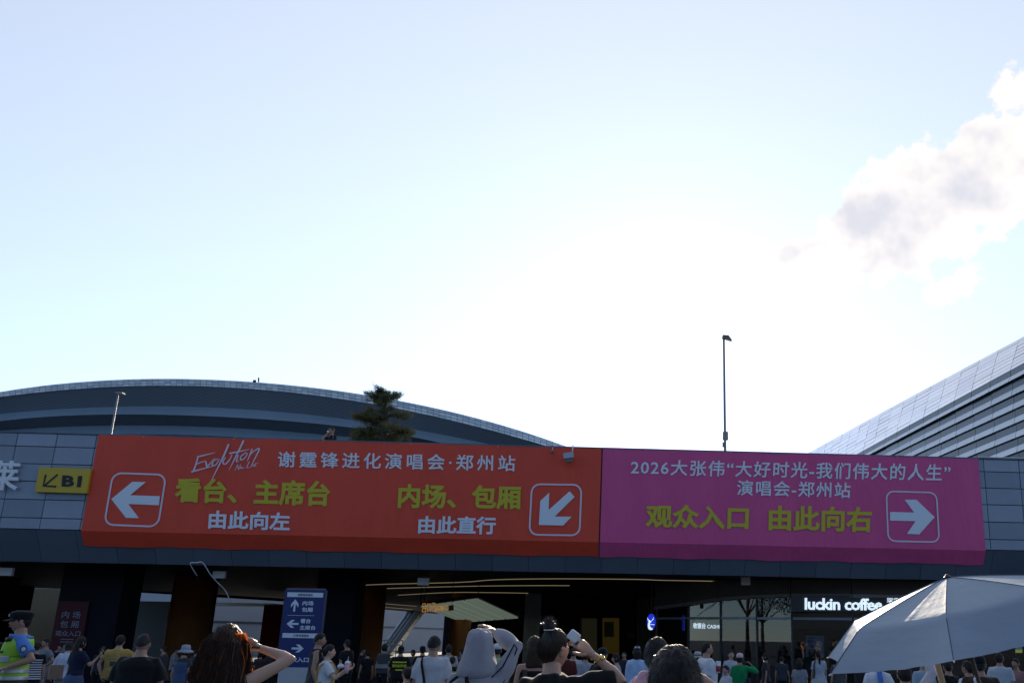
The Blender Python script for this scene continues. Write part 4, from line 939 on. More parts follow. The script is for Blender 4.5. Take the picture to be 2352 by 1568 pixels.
PROF_F = [(.77,.13,.09,-.012),(.88,.174,.115,-.014),(.97,.158,.104,-.006),(1.06,.128,.090,0),(1.16,.136,.098,.006),(1.24,.150,.116,.010),(1.33,.152,.100,-.002),(1.385,.134,.082,-.012),(1.425,.088,.064,-.016),(1.455,.056,.054,-.014),(1.53,.047,.050,-.002)]
def sm01(x, a, b):
    t = min(1, max(0, (x-a)/(b-a))); return t*t*(3-2*t)
def head_pt(d, off=0.0, female=False):
    x, y, z = d; ax, ay, az = (.074, .094, .115)
    px, py, pz = x*ax, y*ay, z*az
    if z < 0:
        px *= 1-(.30 if female else .22)*(-z)**1.4
        if y < 0: py *= 1-.30*(-z)
        else: py *= 1-.06*(-z)
    if y > 0:
        e = math.exp
        py += .019*e(-(x/.15)**2-((z+.16)/.15)**2)+.008*e(-(x/.11)**2-((z-.05)/.16)**2)
        py -= .008*e(-((abs(x)-.36)/.16)**2-((z-.10)/.11)**2)
        py += .004*e(-((abs(x)-.34)/.22)**2-((z-.27)/.10)**2)
        py += .006*e(-(x/.26)**2-((z+.47)/.08)**2)
        py += .008*e(-(x/.30)**2-((z+.80)/.16)**2)
        py += .004*e(-((abs(x)-.55)/.2)**2-((z+.12)/.2)**2)
    p = Vector((px, py, pz))
    return p+Vector(d)*off
HAIRLINE = {'short': [(0,.60),(45,.48),(68,.20),(80,-.12),(92,.02),(112,-.10),(132,-.50),(180,-.58)],
            'crop':  [(0,.66),(45,.55),(68,.35),(80,.12),(100,.20),(130,-.15),(180,-.28)],
            'bald':  [(0,1.2),(50,.95),(72,.35),(82,.0),(100,.10),(130,-.40),(180,-.55)],
            'bob':   [(0,.42),(35,.38),(58,.0),(70,-.75),(100,-.95),(180,-.98)],
            'up':    [(0,.60),(45,.50),(70,.22),(84,-.05),(100,.05),(130,-.50),(180,-.62)]}
def hair_mask(d, style):
    az = math.degrees(math.atan2(abs(d[0]), d[1])); lim = float(np.interp(az, [a for a, _ in HAIRLINE[style]], [b for _, b in HAIRLINE[style]]))
    return sm01(d[2]-lim, -.10, .12)
def sphere_dirs(nu, nv):
    out = []
    for i in range(nv+1):
        ph = math.pi*i/nv
        out.append([Vector((math.sin(ph)*math.cos(2*math.pi*j/nu), math.sin(ph)*math.sin(2*math.pi*j/nu), math.cos(ph))) for j in range(nu)])
    return out
def arc_of(T, S_, L1, L2, pole):
    d = T-S_; D = d.length; D = max(min(D, (L1+L2)*.995), abs(L1-L2)*1.05); u = d.normalized(); T = S_+u*D
    a = (L1*L1-L2*L2+D*D)/(2*D); h = math.sqrt(max(L1*L1-a*a, 0)); p = Vector(pole)-u*Vector(pole).dot(u)
    p = p.normalized() if p.length > 1e-5 else u.orthogonal(); return S_+u*a+p*h, T
class Person:
    def __init__(s, px, py, Y, face, label, H=None, female=False, skin='a', build=1.0, group='people in the crowd', ground=0.0, hero=False, name='person', lean=0.0, head_yaw=0.0, head_pitch=0.0, cap_h=0.0):
        p = at(px, py, Y); s.H = (H or (p.z-cap_h-ground)); s.k = s.H/1.70; s.f = female; s.hero = hero; s.b = build; s.skin = M_skin[skin]
        s.root = empty(name, (p.x, Y, ground), R(face), label, 'person', group); s.arms = {}; s.lean = lean
        s.prof = PROF_F if female else PROF_M; s.vox = .013 if hero else .021
        s.hM = Matrix.Rotation(R(head_yaw), 3, 'Z') @ Matrix.Rotation(R(head_pitch), 3, 'X')
        s.hc = Vector((0, .012+lean*.55, 1.585))*s.k
        s.sx = (.150 if female else .172)*build**.7; ALLP.append(s)
    def loc(s, px, py, Y): return inv(s.root, at(px, py, Y))
    # torso surface: angle 0 = right side (+x), 90 = front, z in 1.70 units
    def ring(s, z, infl=0.0, flare=0.0, n=20):
        P = s.prof; zs = [p[0] for p in P]; hw = float(np.interp(z, zs, [p[1] for p in P])); hd = float(np.interp(z, zs, [p[2] for p in P])); yo = float(np.interp(z, zs, [p[3] for p in P]))
        bx = s.b if z < 1.42 else 1+(s.b-1)*.3; return hw*bx+infl+flare, hd*bx+infl+flare, yo+s.lean*max(0, z-.95)
    def surf(s, ang, z, infl=.02, flare=0.0):
        a, b, yo = s.ring(z, infl, flare); c, q = math.cos(ang), math.sin(ang); e = .86
        return Vector((a*math.copysign(abs(c)**e, c), b*math.copysign(abs(q)**e, q)+yo, z))*s.k
    def torso_rings(s, zs, infl, flare=lambda z: 0.0, n=20):
        out = []
        for z in zs: out.append([s.surf(2*math.pi*j/n, z, infl(z) if callable(infl) else infl, flare(z)) for j in range(n)])
        return out
    def shoulder(s, sd): return Vector((sd*s.sx, -.012+s.lean*.45, 1.385))*s.k
    def arm(s, sd, wrist=None, pole=(0, -1, -.3), up=None, fore=None, palm=None, curl=.45, spread=.0):
        """sd +1 right / -1 left; either a wrist point (local) with pole, or directions"""
        k = s.k; L1, L2 = .285*k, .245*k; S_ = s.shoulder(sd)
        if wrist is not None: E_, W_ = arc_of(Vector(wrist), S_, L1, L2, pole)
        else:
            u = Vector(up or (sd*.16, -.03, -1)).normalized(); f = Vector(fore or (sd*.10, .16, -1)).normalized(); E_ = S_+u*L1; W_ = E_+f*L2
        s.arms[sd] = (S_, E_, W_, Vector(palm) if palm else Vector((-sd, 0, 0)), curl, spread); return s
    def build_body(s):
        k = s.k; mb = MB()
        for sd in (1, -1):
            if sd not in s.arms: s.arm(sd)
        zs = [p[0] for p in s.prof]; mb.loft(s.torso_rings(zs, 0.0))
        for sd in (1, -1):
            S_, E_, W_, pn, curl, spr = s.arms[sd]; q = (.85 if s.f else 1.0)*(1+(s.b-1)*.6)
            inn = Vector((sd*.06*k, S_.y, S_.z-.01*k))
            mb.tube([inn, S_, S_.lerp(E_, .35), S_.lerp(E_, .8), E_, E_.lerp(W_, .25), E_.lerp(W_, .6), W_, W_+(W_-E_).normalized()*.03*k],
                    [.055*k, .056*k*q, .049*k*q, .040*k*q, .038*k*q, .041*k*q, .034*k*q, .025*k*q, .024*k*q], 12)
            hp = Vector((sd*.088, -.005, .87))*k; kn = Vector((sd*.098, .012, .47))*k; an = Vector((sd*.105, -.02, .085))*k
            mb.tube([hp+Vector((0, 0, .04*k)), hp.lerp(kn, .3), hp.lerp(kn, .85), kn, kn.lerp(an, .3), kn.lerp(an, .75), an, an-Vector((0, 0, .05*k))], [x*k*s.b**.5 for x in (.088, .080, .060, .055, .055, .042, .036, .038)], 12)
            mb.tube([an+Vector((0, -.045, -.045))*k, an+Vector((0, .0, -.045))*k, an+Vector((sd*.01, .09, -.055))*k, an+Vector((sd*.015, .15, -.062))*k], [(.034*k, .036*k), (.038*k, .042*k), (.042*k, .03*k), (.032*k, .02*k)], 10)
        o = mb.build('body', [s.skin, M_eye, M_eyew, M_lip, M_hair], s.root, smooth=True)
        md = o.modifiers.new('r', 'REMESH'); md.mode = 'VOXEL'; md.voxel_size = s.vox*k; md.use_smooth_shade = True
        sm = o.modifiers.new('s', 'SMOOTH'); sm.iterations = 4; sm.factor = .5
        ex = MB(); s.add_head(ex)
        for sd in (1, -1): s.add_hand(ex, sd)
        PEND.append((o, ex, 0.0)); s.body = o; return s
    def H_(s, v): return s.hc+s.hM @ (Vector(v)*s.k)
    def add_head(s, mb):
        nu, nv = (40, 30) if s.hero else (28, 22); g = sphere_dirs(nu, nv); vs = []; fs = []
        for r_ in g:
            for d in r_: vs.append(s.H_(head_pt(d, 0, s.f)))
        for i in range(nv):
            for j in range(nu): fs.append((i*nu+j, (i+1)*nu+j, (i+1)*nu+(j+1) % nu, i*nu+(j+1) % nu))
        mb.cur = 0; mb.add(vs, fs)
        mb.tube([s.hc+Vector((0, -.018, -.20))*s.k, s.H_((0, -.014, -.10)), s.H_((0, -.008, -.04))], [(.056 if s.f else .064)*s.k, (.050 if s.f else .058)*s.k, .05*s.k], 14)
        for sd in (1, -1):
            M = s.hM @ Matrix.Rotation(sd*R(-18), 3, 'Z') @ Matrix.Rotation(R(-12), 3, 'X')
            mb.ball(s.H_((sd*.077, -.006, -.005)), Vector((.010, .020, .033))*s.k, 10, 8, M); mb.ball(s.H_((sd*.079, -.012, .012)), Vector((.012, .012, .014))*s.k, 8, 6, M)
            mb.cur = 2; mb.ball(s.H_((sd*.031, .0790, .012)), Vector((.013, .009, .0065))*s.k, 8, 6, s.hM)
            mb.cur = 1; mb.ball(s.H_((sd*.031, .0855, .012)), Vector((.0062, .004, .0062))*s.k, 8, 6, s.hM)
            mb.cur = 4; mb.tube([s.H_((sd*.014, .0945, .031)), s.H_((sd*.032, .0915, .036)), s.H_((sd*.052, .080, .030))], [(.003*s.k, .004*s.k), (.0035*s.k, .005*s.k), (.002*s.k, .003*s.k)], 6); mb.cur = 0
        mb.cur = 3; mb.tube([s.H_((-.022, .082, -.054)), s.H_((0, .096, -.052)), s.H_((.022, .082, -.054))], [.003*s.k, .0075*s.k, .003*s.k], 8); mb.cur = 0
    def add_hand(s, mb, sd):
        S_, E_, W_, pn, curl, spr = s.arms[sd]; k = s.k*(.92 if s.f else 1.0); d = (W_-E_).normalized()
        n = pn-d*pn.dot(d); n = n.normalized() if n.length > 1e-4 else d.orthogonal().normalized(); a = d.cross(n).normalized()   # a: across the palm
        th = -1.0 if a.dot(Vector((0, 1, 0)))*1 < 0 else 1.0
        s.hand_frame = getattr(s, 'hand_frame', {}); s.hand_frame[sd] = (W_, d, n, a)
        mb.cur = 0
        mb.tube([W_-d*.02*k, W_+d*.012*k, W_+d*.045*k, W_+d*.085*k, W_+d*.098*k], [(.024*k, .020*k), (.030*k, .019*k), (.040*k, .017*k), (.041*k, .013*k), (.034*k, .010*k)], 12, side=a)
        for i, (o, ln, r_) in enumerate(((-.030, .92, .0085), (-.010, 1.06, .009), (.010, 1.0, .0088), (.029, .80, .0075))):
            p = W_+d*.086*k+a*(o*th*k); ang = 0.0; pts = [p]; sp = a*(o*th*spr*8)
            for j, sg in enumerate((.042, .027, .021)):
                ang += curl*(.55 if j == 0 else .8); dd = (d*math.cos(ang)+n*math.sin(ang)+sp).normalized(); pts.append(pts[-1]+dd*sg*ln*k)
            mb.tube(pts, [r_*1.1*k, r_*1.05*k, r_*.95*k, r_*.6*k], 8)
        tb = W_+d*.025*k-a*(.030*th*k); td = (d*.75-a*(.62*th)+n*.35).normalized(); t2 = (d*.9-a*(.15*th)+n*(.35+curl*.4)).normalized()
        mb.tube([tb-td*.01*k, tb+td*.032*k, tb+td*.032*k+t2*.032*k, tb+td*.032*k+t2*.056*k], [.014*k, .0125*k, .0105*k, .006*k], 8)
    # ---- clothing
    def remesh(s, o, vox=None, fold=.004, it=3):
        md = o.modifiers.new('r', 'REMESH'); md.mode = 'VOXEL'; md.voxel_size = (vox or s.vox)*s.k; md.use_smooth_shade = True
        sm = o.modifiers.new('s', 'SMOOTH'); sm.iterations = it; sm.factor = .5; PEND.append((o, None, fold)); return o
    def top(s, m, sleeve=.62, hem=.84, infl=.022, neck=1.445, flare=.0, name='shirt', loose=.012, fore=0.0, fold=.011):
        """sleeve: fraction of the upper arm; fore: fraction of the forearm covered"""
        k = s.k; mb = MB(); zs = [hem]+[z for z in (.88, .97, 1.06, 1.16, 1.26, 1.34, 1.395, 1.425) if z > hem+.03]+[neck]
        mb.loft(s.torso_rings(zs, lambda z: infl if z < 1.38 else infl*.75, lambda z: flare*max(0, (1.16-z)/.3)+(loose if z < 1.2 else loose*.4)))
        if sleeve > 0:
            for sd in (1, -1):
                S_, E_, W_, *_ = s.arms[sd]; q = (.88 if s.f else 1.0)*(1+(s.b-1)*.6); inn = Vector((sd*.07*k, S_.y, S_.z-.012*k))
                pts = [inn, S_, S_.lerp(E_, .35)]; rr = [.060*k, .066*k*q, .064*k*q+loose*.5*k]
                if fore <= 0: pts.append(S_.lerp(E_, sleeve)); rr.append(.060*k*q+loose*k)
                else: pts += [S_.lerp(E_, .8), E_, E_.lerp(W_, min(.5, fore)), E_.lerp(W_, fore)]; rr += [.056*k*q+loose*.4*k, .053*k*q+loose*.4*k, .050*k*q+loose*.3*k, .038*k*q+loose*.3*k]
                mb.tube(pts, rr, 14)
        o = mb.build(name, m, s.root, smooth=True); s.tinf = infl+loose; return s.remesh(o, fold=fold)
    def trousers(s, m, length=1.0, loose=.012, name='trousers', top=.98):
        k = s.k; mb = MB(); mb.loft(s.torso_rings([.78, .84, .90, top], .014, lambda z: loose*.4))
        for sd in (1, -1):
            hp = Vector((sd*.088, -.005, .87))*k; kn = Vector((sd*.098, .012, .47))*k; an = Vector((sd*.105, -.02, .085))*k; e = hp.lerp(kn, length*2) if length < .5 else kn.lerp(an, (length-.5)*2)
            pts = [hp+Vector((0, 0, .03*k)), hp.lerp(kn, .5)]+([kn, e] if length > .5 else [e]); rr = [(.094+loose)*k*s.b**.5, (.082+loose)*k*s.b**.5]+([(.066+loose)*k, (.056+loose)*k] if length > .5 else [(.075+loose)*k])
            mb.tube(pts, rr, 14)
        return s.remesh(mb.build(name, m, s.root, smooth=True), fold=.010)
    def skirt(s, m, z0=.45, z1=1.0, flare=.12, name='skirt'):
        mb = MB(); zs = np.linspace(z0, z1, 7); rings = []
        for z in zs:
            a, b, yo = s.ring(max(z, .88), .02); f = flare*(z1-z)/(z1-z0); n = 32
            rings.append([Vector(((a+f)*math.cos(2*math.pi*j/n)*(1+.03*math.sin(7*2*math.pi*j/n)*f*8), (b+f)*math.sin(2*math.pi*j/n)*(1+.03*math.sin(7*2*math.pi*j/n)*f*8)+yo, z))*s.k for j in range(n)])
        mb.loft(rings); return mb.build(name, m, s.root, smooth=True)
    def shoes(s, m):
        for sd in (1, -1):
            an = Vector((sd*.105, -.02, .085))*s.k; mb = MB()
            mb.tube([an+Vector((0, -.055, -.042))*s.k, an+Vector((0, .0, -.038))*s.k, an+Vector((sd*.01, .09, -.05))*s.k, an+Vector((sd*.015, .165, -.06))*s.k], [(.036*s.k, .042*s.k), (.044*s.k, .048*s.k), (.048*s.k, .036*s.k), (.036*s.k, .024*s.k)], 12)
            mb.build('shoe', m, s.root, smooth=True)
    def patch(s, name, m, a0, a1, z0, z1, infl=None, nu=10, nv=8, parent=None, th=.004):
        """a thin piece lying on the torso, between two angles (deg) and heights"""
        infl = (s.tinf+.006) if infl is None else infl; mb = MB(); vs = []
        for e in (0, th):
            for i in range(nv+1):
                for j in range(nu+1): vs.append(s.surf(R(a0+(a1-a0)*j/nu), z0+(z1-z0)*i/nv, infl+e))
        n = (nu+1)*(nv+1); fs = []
        for i in range(nv):
            for j in range(nu):
                q = i*(nu+1)+j; fs.append((q, q+nu+1, q+nu+2, q+1)); fs.append((n+q, n+q+1, n+q+nu+2, n+q+nu+1))
        per = [j for j in range(nu+1)]+[(i*(nu+1)+nu) for i in range(1, nv+1)]+[nv*(nu+1)+j for j in range(nu-1, -1, -1)]+[i*(nu+1) for i in range(nv-1, 0, -1)]
        for q in range(len(per)): a, b = per[q], per[(q+1) % len(per)]; fs.append((a, b, n+b, n+a))
        mb.add(vs, fs); return mb.build(name, m, parent or s.root, smooth=True)
    def strap(s, name, m, path, w=.03, infl=None, th=.006):
        """path of (angle, z) on the torso; a flat band"""
        infl = (s.tinf+.010) if infl is None else infl; P = []
        pp = smooth_line([Vector((a, z, 0)) for a, z in path], 6)
        for p in pp: P.append(s.surf(R(p.x), p.y, infl))
        mb = MB(); rings = []
        for i, p in enumerate(P):
            t = (P[min(i+1, len(P)-1)]-P[max(i-1, 0)]).normalized(); c = Vector((0, s.lean*.4*s.k, p.z)); n = (p-c); n = (n-t*n.dot(t)).normalized(); b = t.cross(n)*w*s.k/2
            rings.append([p-b, p+b, p+b+n*th, p-b+n*th])
        mb.loft(rings); return mb.build(name, m, s.root)
    def print_text(s, body, m, a0, a1, z0, z1, offset=.01, name='print', infl=None):
        v, f = text_geo(body, offset); lo, hi = v.min(0), v.max(0); infl = (s.tinf+.012) if infl is None else infl
        P = [s.surf(R(a0+(a1-a0)*(p[0]-lo[0])/(hi[0]-lo[0])), z0+(z1-z0)*(p[1]-lo[1])/(hi[1]-lo[1]), infl) for p in v]
        me = bpy.data.meshes.new(name); me.from_pydata([tuple(p) for p in P], [], f); me.materials.append(m); return link(name, me, s.root)
    # ---- hair and hats
    def hair(s, m, style='short', thick=.014, seed=0, puff=1.0):
        nu, nv = (56, 44) if s.hero else (36, 28); g = sphere_dirs(nu, nv); vs = []; fs = []; s.hstyle = style
        for r_ in g:
            for d in r_:
                k = hair_mask(d, style); nz = mnoise.noise(Vector(d)*5.0+Vector((seed*3.1, 0, 0)))*.35+mnoise.noise(Vector((d.x*14, d.y*14, d.z*5))+Vector((seed, 2, 0)))*.3
                off = -.010+(thick*(1+nz*.8)*(.75+.5*max(0, d.z)*puff)+.010)*k
                vs.append(s.H_(head_pt(d, off, s.f)))
        for i in range(nv):
            for j in range(nu): fs.append((i*nu+j, (i+1)*nu+j, (i+1)*nu+(j+1) % nu, i*nu+(j+1) % nu))
        mb = MB(); mb.add(vs, fs); s.hairo = mb.build('hair', m, s.root, smooth=True); return s.hairo
    def strands(s, m, n, length=.035, style=None, jitter=.5, w=.0006, seed=1, thick=.012, parent=None, comb=(0, -.3, -1), cond=None, name='hair_strands', lift=.25):
        g = random.Random(seed); mb = MB(); style = style or s.hstyle; done = 0
        while done < n:
            d = Vector((g.gauss(0, 1), g.gauss(0, 1), g.gauss(0, 1))).normalized()
            if hair_mask(d, style) < .7 or (cond and not cond(d)): continue
            p = head_pt(d, thick*.6, s.f); c = Vector(comb); t = (c-d*c.dot(d)); t = t.normalized() if t.length > 1e-3 else d.orthogonal()
            t = (t+d*lift+Vector((g.gauss(0, 1), g.gauss(0, 1), g.gauss(0, 1)))*jitter*.35).normalized(); pts = [p]; l = length*g.uniform(.5, 1.2)
            for q in range(4):
                nd = pts[-1].normalized(); t = (t-nd*max(0, -t.dot(nd))*1.0+Vector((0, 0, -.12))).normalized(); pts.append(pts[-1]+t*l/4)
            mb.tube([s.H_(q) for q in pts], [w*s.k, w*s.k, w*.9*s.k, w*.7*s.k, w*.2*s.k], 3, cap=False); done += 1
        o = mb.build(name, m, parent or s.hairo); o['kind'] = 'stuff'; return o
    def ponytail(s, m, z_end=-.42, r=.035, back=-.10, start=(0, -.095, .03)):
        pts = smooth_line([s.H_(start), s.H_((start[0], start[1]-.045, start[2]-.02)), s.H_((start[0], back-.02, -.16)), s.H_((start[0]+.01, back, z_end*.7)), s.H_((start[0], back+.01, z_end))], 5)
        mb = MB(); mb.tube(pts, list(np.interp(np.linspace(0, 1, len(pts)), [0, .15, .4, .8, 1], [r*.5*s.k, r*s.k, r*.95*s.k, r*.6*s.k, r*.1*s.k])), 12); return mb.build('ponytail', m, s.root, smooth=True)
    def long_hair(s, m, z_end=-.38, half=.10, depth=.05, name='long_hair', wav=.008, seed=0):
        mb = MB(); rings = []; g = random.Random(seed); ph = g.uniform(0, 6)
        for i, t in enumerate(np.linspace(0, 1, 12)):
            z = .07+(z_end-.07)*t; e_ = min(1, .25+t*6); w = half*(.80+.35*min(1, t*1.6)-.35*max(0, t-.75))*e_; dp = depth*(1.25-.3*t)*e_; yb = -.035-.05*min(1, t*3)
            ring = []
            for j in range(22):
                a = 2*math.pi*j/22; q = 1+wav*12*math.sin(5*a+9*t+ph)*.1
                ring.append(s.H_((w*math.cos(a)*q, yb+dp*math.sin(a)*q, z+.006*math.sin(3*a+ph))))
            rings.append(ring)
        mb.loft(rings); return mb.build(name, m, s.root, smooth=True)
    def cap(s, m, badge=None, mv=None, police=False, backward=False):
        c = s.root; mb = MB(); rings = []; sg = -1 if backward else 1
        prof = ([(.082, .102, .025), (.088, .108, .045), (.096, .118, .075), (.098, .120, .095), (.082, .100, .118), (.04, .05, .128)] if police else [(.082, .103, .028), (.085, .106, .05), (.083, .102, .085), (.066, .082, .118), (.035, .045, .135), (.008, .01, .138)])
        for ax, ay, z in prof: rings.append([s.H_((ax*math.cos(2*math.pi*j/28), -.004+ay*math.sin(2*math.pi*j/28), z)) for j in range(28)])
        mb.loft(rings); o = mb.build('cap', m, c, smooth=True); vb = MB(); top = []; bot = []
        for j in range(13):
            a = R(20+140*j/12); x, y = math.cos(a), math.sin(a)
            top.append((s.H_((.080*x, sg*(.102*y), .036)), s.H_((.086*x, sg*(.102*y+.065*max(0, y)**.6), .012 if police else .022))))
        vs = [q for t in top for q in t]+[q-s.hM @ Vector((0, 0, .005*s.k)) for t in top for q in t]; n = 26; fs = []
        for j in range(12): q = 2*j; fs += [(q, q+1, q+3, q+2), (n+q, n+q+2, n+q+3, n+q+1), (q+1, n+q+1, n+q+3, q+3)]
        vb.add(vs, fs); vb.build('visor', mv or m, o)
        if badge: bb = MB(); bb.box(s.H_((0, sg*.121, .074)), Vector((.036, .008, .030))*s.k, s.hM); bb.build('badge', badge, o)
        return o
    def bucket(s, m, band=None, brim=.07, droop=.045):
        mb = MB(); rings = []; g = random.Random(5)
        for ax, ay, z in ((.085+brim, .105+brim, .03-droop), (.086+brim*.5, .106+brim*.5, .03-droop*.35), (.084, .104, .035), (.086, .106, .05), (.080, .098, .10), (.068, .084, .130), (.02, .025, .138)):
            rings.append([s.H_((ax*math.cos(2*math.pi*j/28), -.004+ay*math.sin(2*math.pi*j/28), z+(.008*math.sin(3*2*math.pi*j/28) if z < .02 else 0))) for j in range(28)])
        mb.loft(rings); o = mb.build('hat', m, s.root, smooth=True)
        if band: bb = MB(); bb.loft([[s.H_((q*.0865/.0865*.0875*math.cos(2*math.pi*j/28), -.004+.1075*math.sin(2*math.pi*j/28), z)) for j in range(28)] for q, z in ((1, .048), (1, .068))]); bb.build('hat_band', band, o)
        return o
    def hi_vis(s, m, back=True, zs=((1.28, 1.315), (1.17, 1.235), (1.08, 1.115)), wid=(50, 55, 24)):
        c0 = -90 if back else 90; out = []
        for (z0, z1), w in zip(zs, wid): out.append(s.patch('reflective_band', m, c0-w, c0+w, z0, z1))
        return out
    def fuzz(s):
        if getattr(s, 'fz', 0) or not hasattr(s, 'hairo') or s.root.location.y > 24 or s.root.location.z > 1: return
        s.fz = 1; s.strands(M_strandk, 420, .03, jitter=.7, w=.0014, lift=.35, seed=int(s.root.location.x*100) % 97)
    def finish(s, trouser=None, shoe=None, **k):
        if trouser is not None: s.trousers(trouser, **k)
        s.shoes(shoe or cloth((.05, .05, .05))); return s
ALLP = []
def flush_people():
    """apply the remesh of all bodies and garments in one evaluation, then fold the cloth and join heads and hands"""
    for q in ALLP:
        if not q.hero: q.fuzz()
    dg = bpy.context.evaluated_depsgraph_get(); new = []
    for o, ex, fold in PEND: new.append(bpy.data.meshes.new_from_object(o.evaluated_get(dg)))
    for (o, ex, fold), me in zip(PEND, new):
        old = o.data; o.modifiers.clear()
        n = len(me.vertices); v = np.zeros(n*3, dtype=np.float32); me.vertices.foreach_get('co', v); v = v.reshape(-1, 3)
        if fold:
            nn = np.zeros(n*3, dtype=np.float32); me.vertex_normals.foreach_get('vector', nn); nn = nn.reshape(-1, 3); g = np.random.default_rng(n); d = np.zeros(n)
            for q in range(5):
                kx = g.normal(size=3)*np.array([24, 24, 14]); d += np.sin(v@kx+g.uniform(0, 6))*(.5+.5*np.sin(v@(g.normal(size=3)*7)+g.uniform(0, 6)))
            v = v+nn*(d*fold*.42)[:, None]; me.vertices.foreach_set('co', v.ravel().astype(np.float32))
        if ex:
            loops = np.zeros(len(me.loops), dtype=np.int32); me.loops.foreach_get('vertex_index', loops); ls = np.zeros(len(me.polygons), dtype=np.int32); me.polygons.foreach_get('loop_start', ls); lt = np.zeros(len(me.polygons), dtype=np.int32); me.polygons.foreach_get('loop_total', lt)
            fs = [tuple(int(i) for i in loops[a:a+b]) for a, b in zip(ls, lt)]; m2 = bpy.data.meshes.new('body')
            m2.from_pydata(v.tolist()+[tuple(p) for p in ex.v], [], fs+[tuple(i+n for i in f) for f in ex.f])
            for m in old.materials: m2.materials.append(m)
            m2.polygons.foreach_set('material_index', [0]*len(fs)+ex.m); me = m2
        me.polygons.foreach_set('use_smooth', [True]*len(me.polygons)); me.update(); o.data = me
    PEND.clear()
WHT = cloth((.62, .63, .66)); BLK = cloth((.012, .012, .014)); NAVY = cloth((.015, .02, .045)); GRY = cloth((.22, .23, .25)); DKG = cloth((.05, .052, .06)); DEN = cloth((.06, .09, .17)); LDEN = cloth((.28, .34, .42))
M_lime = mat('hi_vis_lime', (.30, .58, .03), .6, emit=.0); M_yelv = mat('hi_vis_yellow', (.62, .64, .02), .55); M_refl = mat('reflective_tape', (.50, .50, .50), .35, metal=.3); M_gold = mat('gold', (.75, .48, .10), .25, metal=.9)
# ---- police officer at the left edge
p = Person(57, 1395, 12.0, 122, 'police officer in blue shirt, lime vest and black cap facing left', skin='b', cap_h=.05, hero=True, group='uniformed staff')
p.arm(-1, wrist=p.loc(14, 1532, 11.7), pole=(-.6, -1, -.8), palm=(0, -1, -.3), curl=.9); p.arm(1, wrist=p.loc(-14, 1535, 12.1), pole=(.6, -1, -.8), palm=(0, -1, 0), curl=.9)
p.build_body(); p.top(cloth((.10, .24, .58)), sleeve=.72, hem=.86, fold=.006); p.finish(NAVY); p.hair(M_hair, 'short', .010); p.cap(BLK, M_white, police=True)
for a0, a1, z0, z1 in ((-90, 270, .95, 1.20), (118, 262, 1.2, 1.40), (-82, 62, 1.2, 1.40)): p.patch('vest', M_lime, a0, a1, z0, z1, p.tinf+.008, nu=28)
for z0, z1 in ((1.03, 1.075), (.955, .995)): p.patch('reflective_band', M_refl, -90, 270, z0, z1, p.tinf+.014, nu=28)
for a0, a1 in ((96, 165), (15, 84)): p.patch('reflective_band', M_refl, a0, a1, 1.145, 1.215, p.tinf+.014)
p.print_text('察', M_black, 104, 124, 1.15, 1.212, .02, 'print', p.tinf+.022); p.print_text('警', M_black, 56, 76, 1.15, 1.212, .02, 'print', p.tinf+.022)
p.patch('name_plate', M_black, 112, 136, 1.245, 1.268, p.tinf+.016)
S_, E_, W_ = p.arms[-1][:3]; od = Vector((-1, .0, .1)); c = S_.lerp(E_, .45)+Vector((-.085, .02, 0))*p.k
mb = MB(); mb.ball(c, Vector((.008, .034, .042))*p.k, 14, 8); mb.build('sleeve_patch', mat('patch_navy', (.02, .03, .10), .6), p.root, smooth=True)
mb = MB(); mb.ball(c+Vector((-.006, .0, -.004)), Vector((.006, .022, .026))*p.k, 12, 8); mb.build('sleeve_emblem', mat('emblem_pale', (.55, .58, .62), .5), p.root, smooth=True)
mb = MB(); mb.tube([p.surf(R(128), 1.385, p.tinf+.02), p.surf(R(150), 1.40, p.tinf+.03)], .026*p.k, 8); mb.build('shoulder_radio', M_black, p.root, smooth=True)
mb = MB(); mb.tube([p.surf(R(a), 1.425+.012*math.cos(R(a-90)), .035) for a in range(20, 380, 30)], [(.012, .022)]*12, 6); mb.build('collar', cloth((.12, .27, .60)), p.root, smooth=True)
p.patch('belt', M_black, -90, 270, .92, .95, p.tinf+.004, nu=28)
# ---- people at the left
p = Person(3, 1476, 15, 60, 'person in white shirt cut by the left edge behind the police officer', skin='b'); p.arm(-1, up=(-.5, .2, -1), fore=(.2, .8, .1)); p.build_body(); p.top(WHT); p.hair(M_hair); p.finish(DKG)
p = Person(86, 1474, 18.5, 20, 'person in black and white striped top behind the police officer', skin='b'); p.build_body(); p.top(BLK, hem=.86); p.hair(M_hair, 'short', .02)
for k in range(9): p.patch('stripe', WHT, -178, 178, .875+k*.052, .875+k*.052+(.026 if k != 0 else .034), p.tinf+.004, nu=30)
p.finish(NAVY)
p = Person(108, 1466, 21, 150, 'person in grey tee with hands on hips beside the red banner', skin='b')
for sd in (1, -1): p.arm(sd, up=(sd*.75, -.25, -1), fore=(-sd*.75, .35, -.55), curl=.6)
p.build_body(); p.top(cloth((.17, .19, .21))); p.hair(M_hair); m = mat('camouflage_cloth', (.10, .13, .17), .9, var=.9, vscale=14); p.finish(m, loose=.02)
p = Person(160, 1474, 19.5, 25, 'person in white shirt with a tan shoulder bag left of the navy dress', skin='c', female=True); p.arm(-1, up=(-.35, .1, -1), fore=(-.1, .5, -1)); p.build_body(); p.top(cloth((.55, .60, .70)), fore=.2, sleeve=1, infl=.03); p.hair(M_hair, 'bob'); p.finish(LDEN)
mb = MB(); mb.box(p.surf(R(-130), 1.0, .09), Vector((.24, .10, .28)), Matrix.Rotation(.3, 3, 'Z')); mb.build('shoulder_bag', cloth((.28, .19, .13)), p.root)
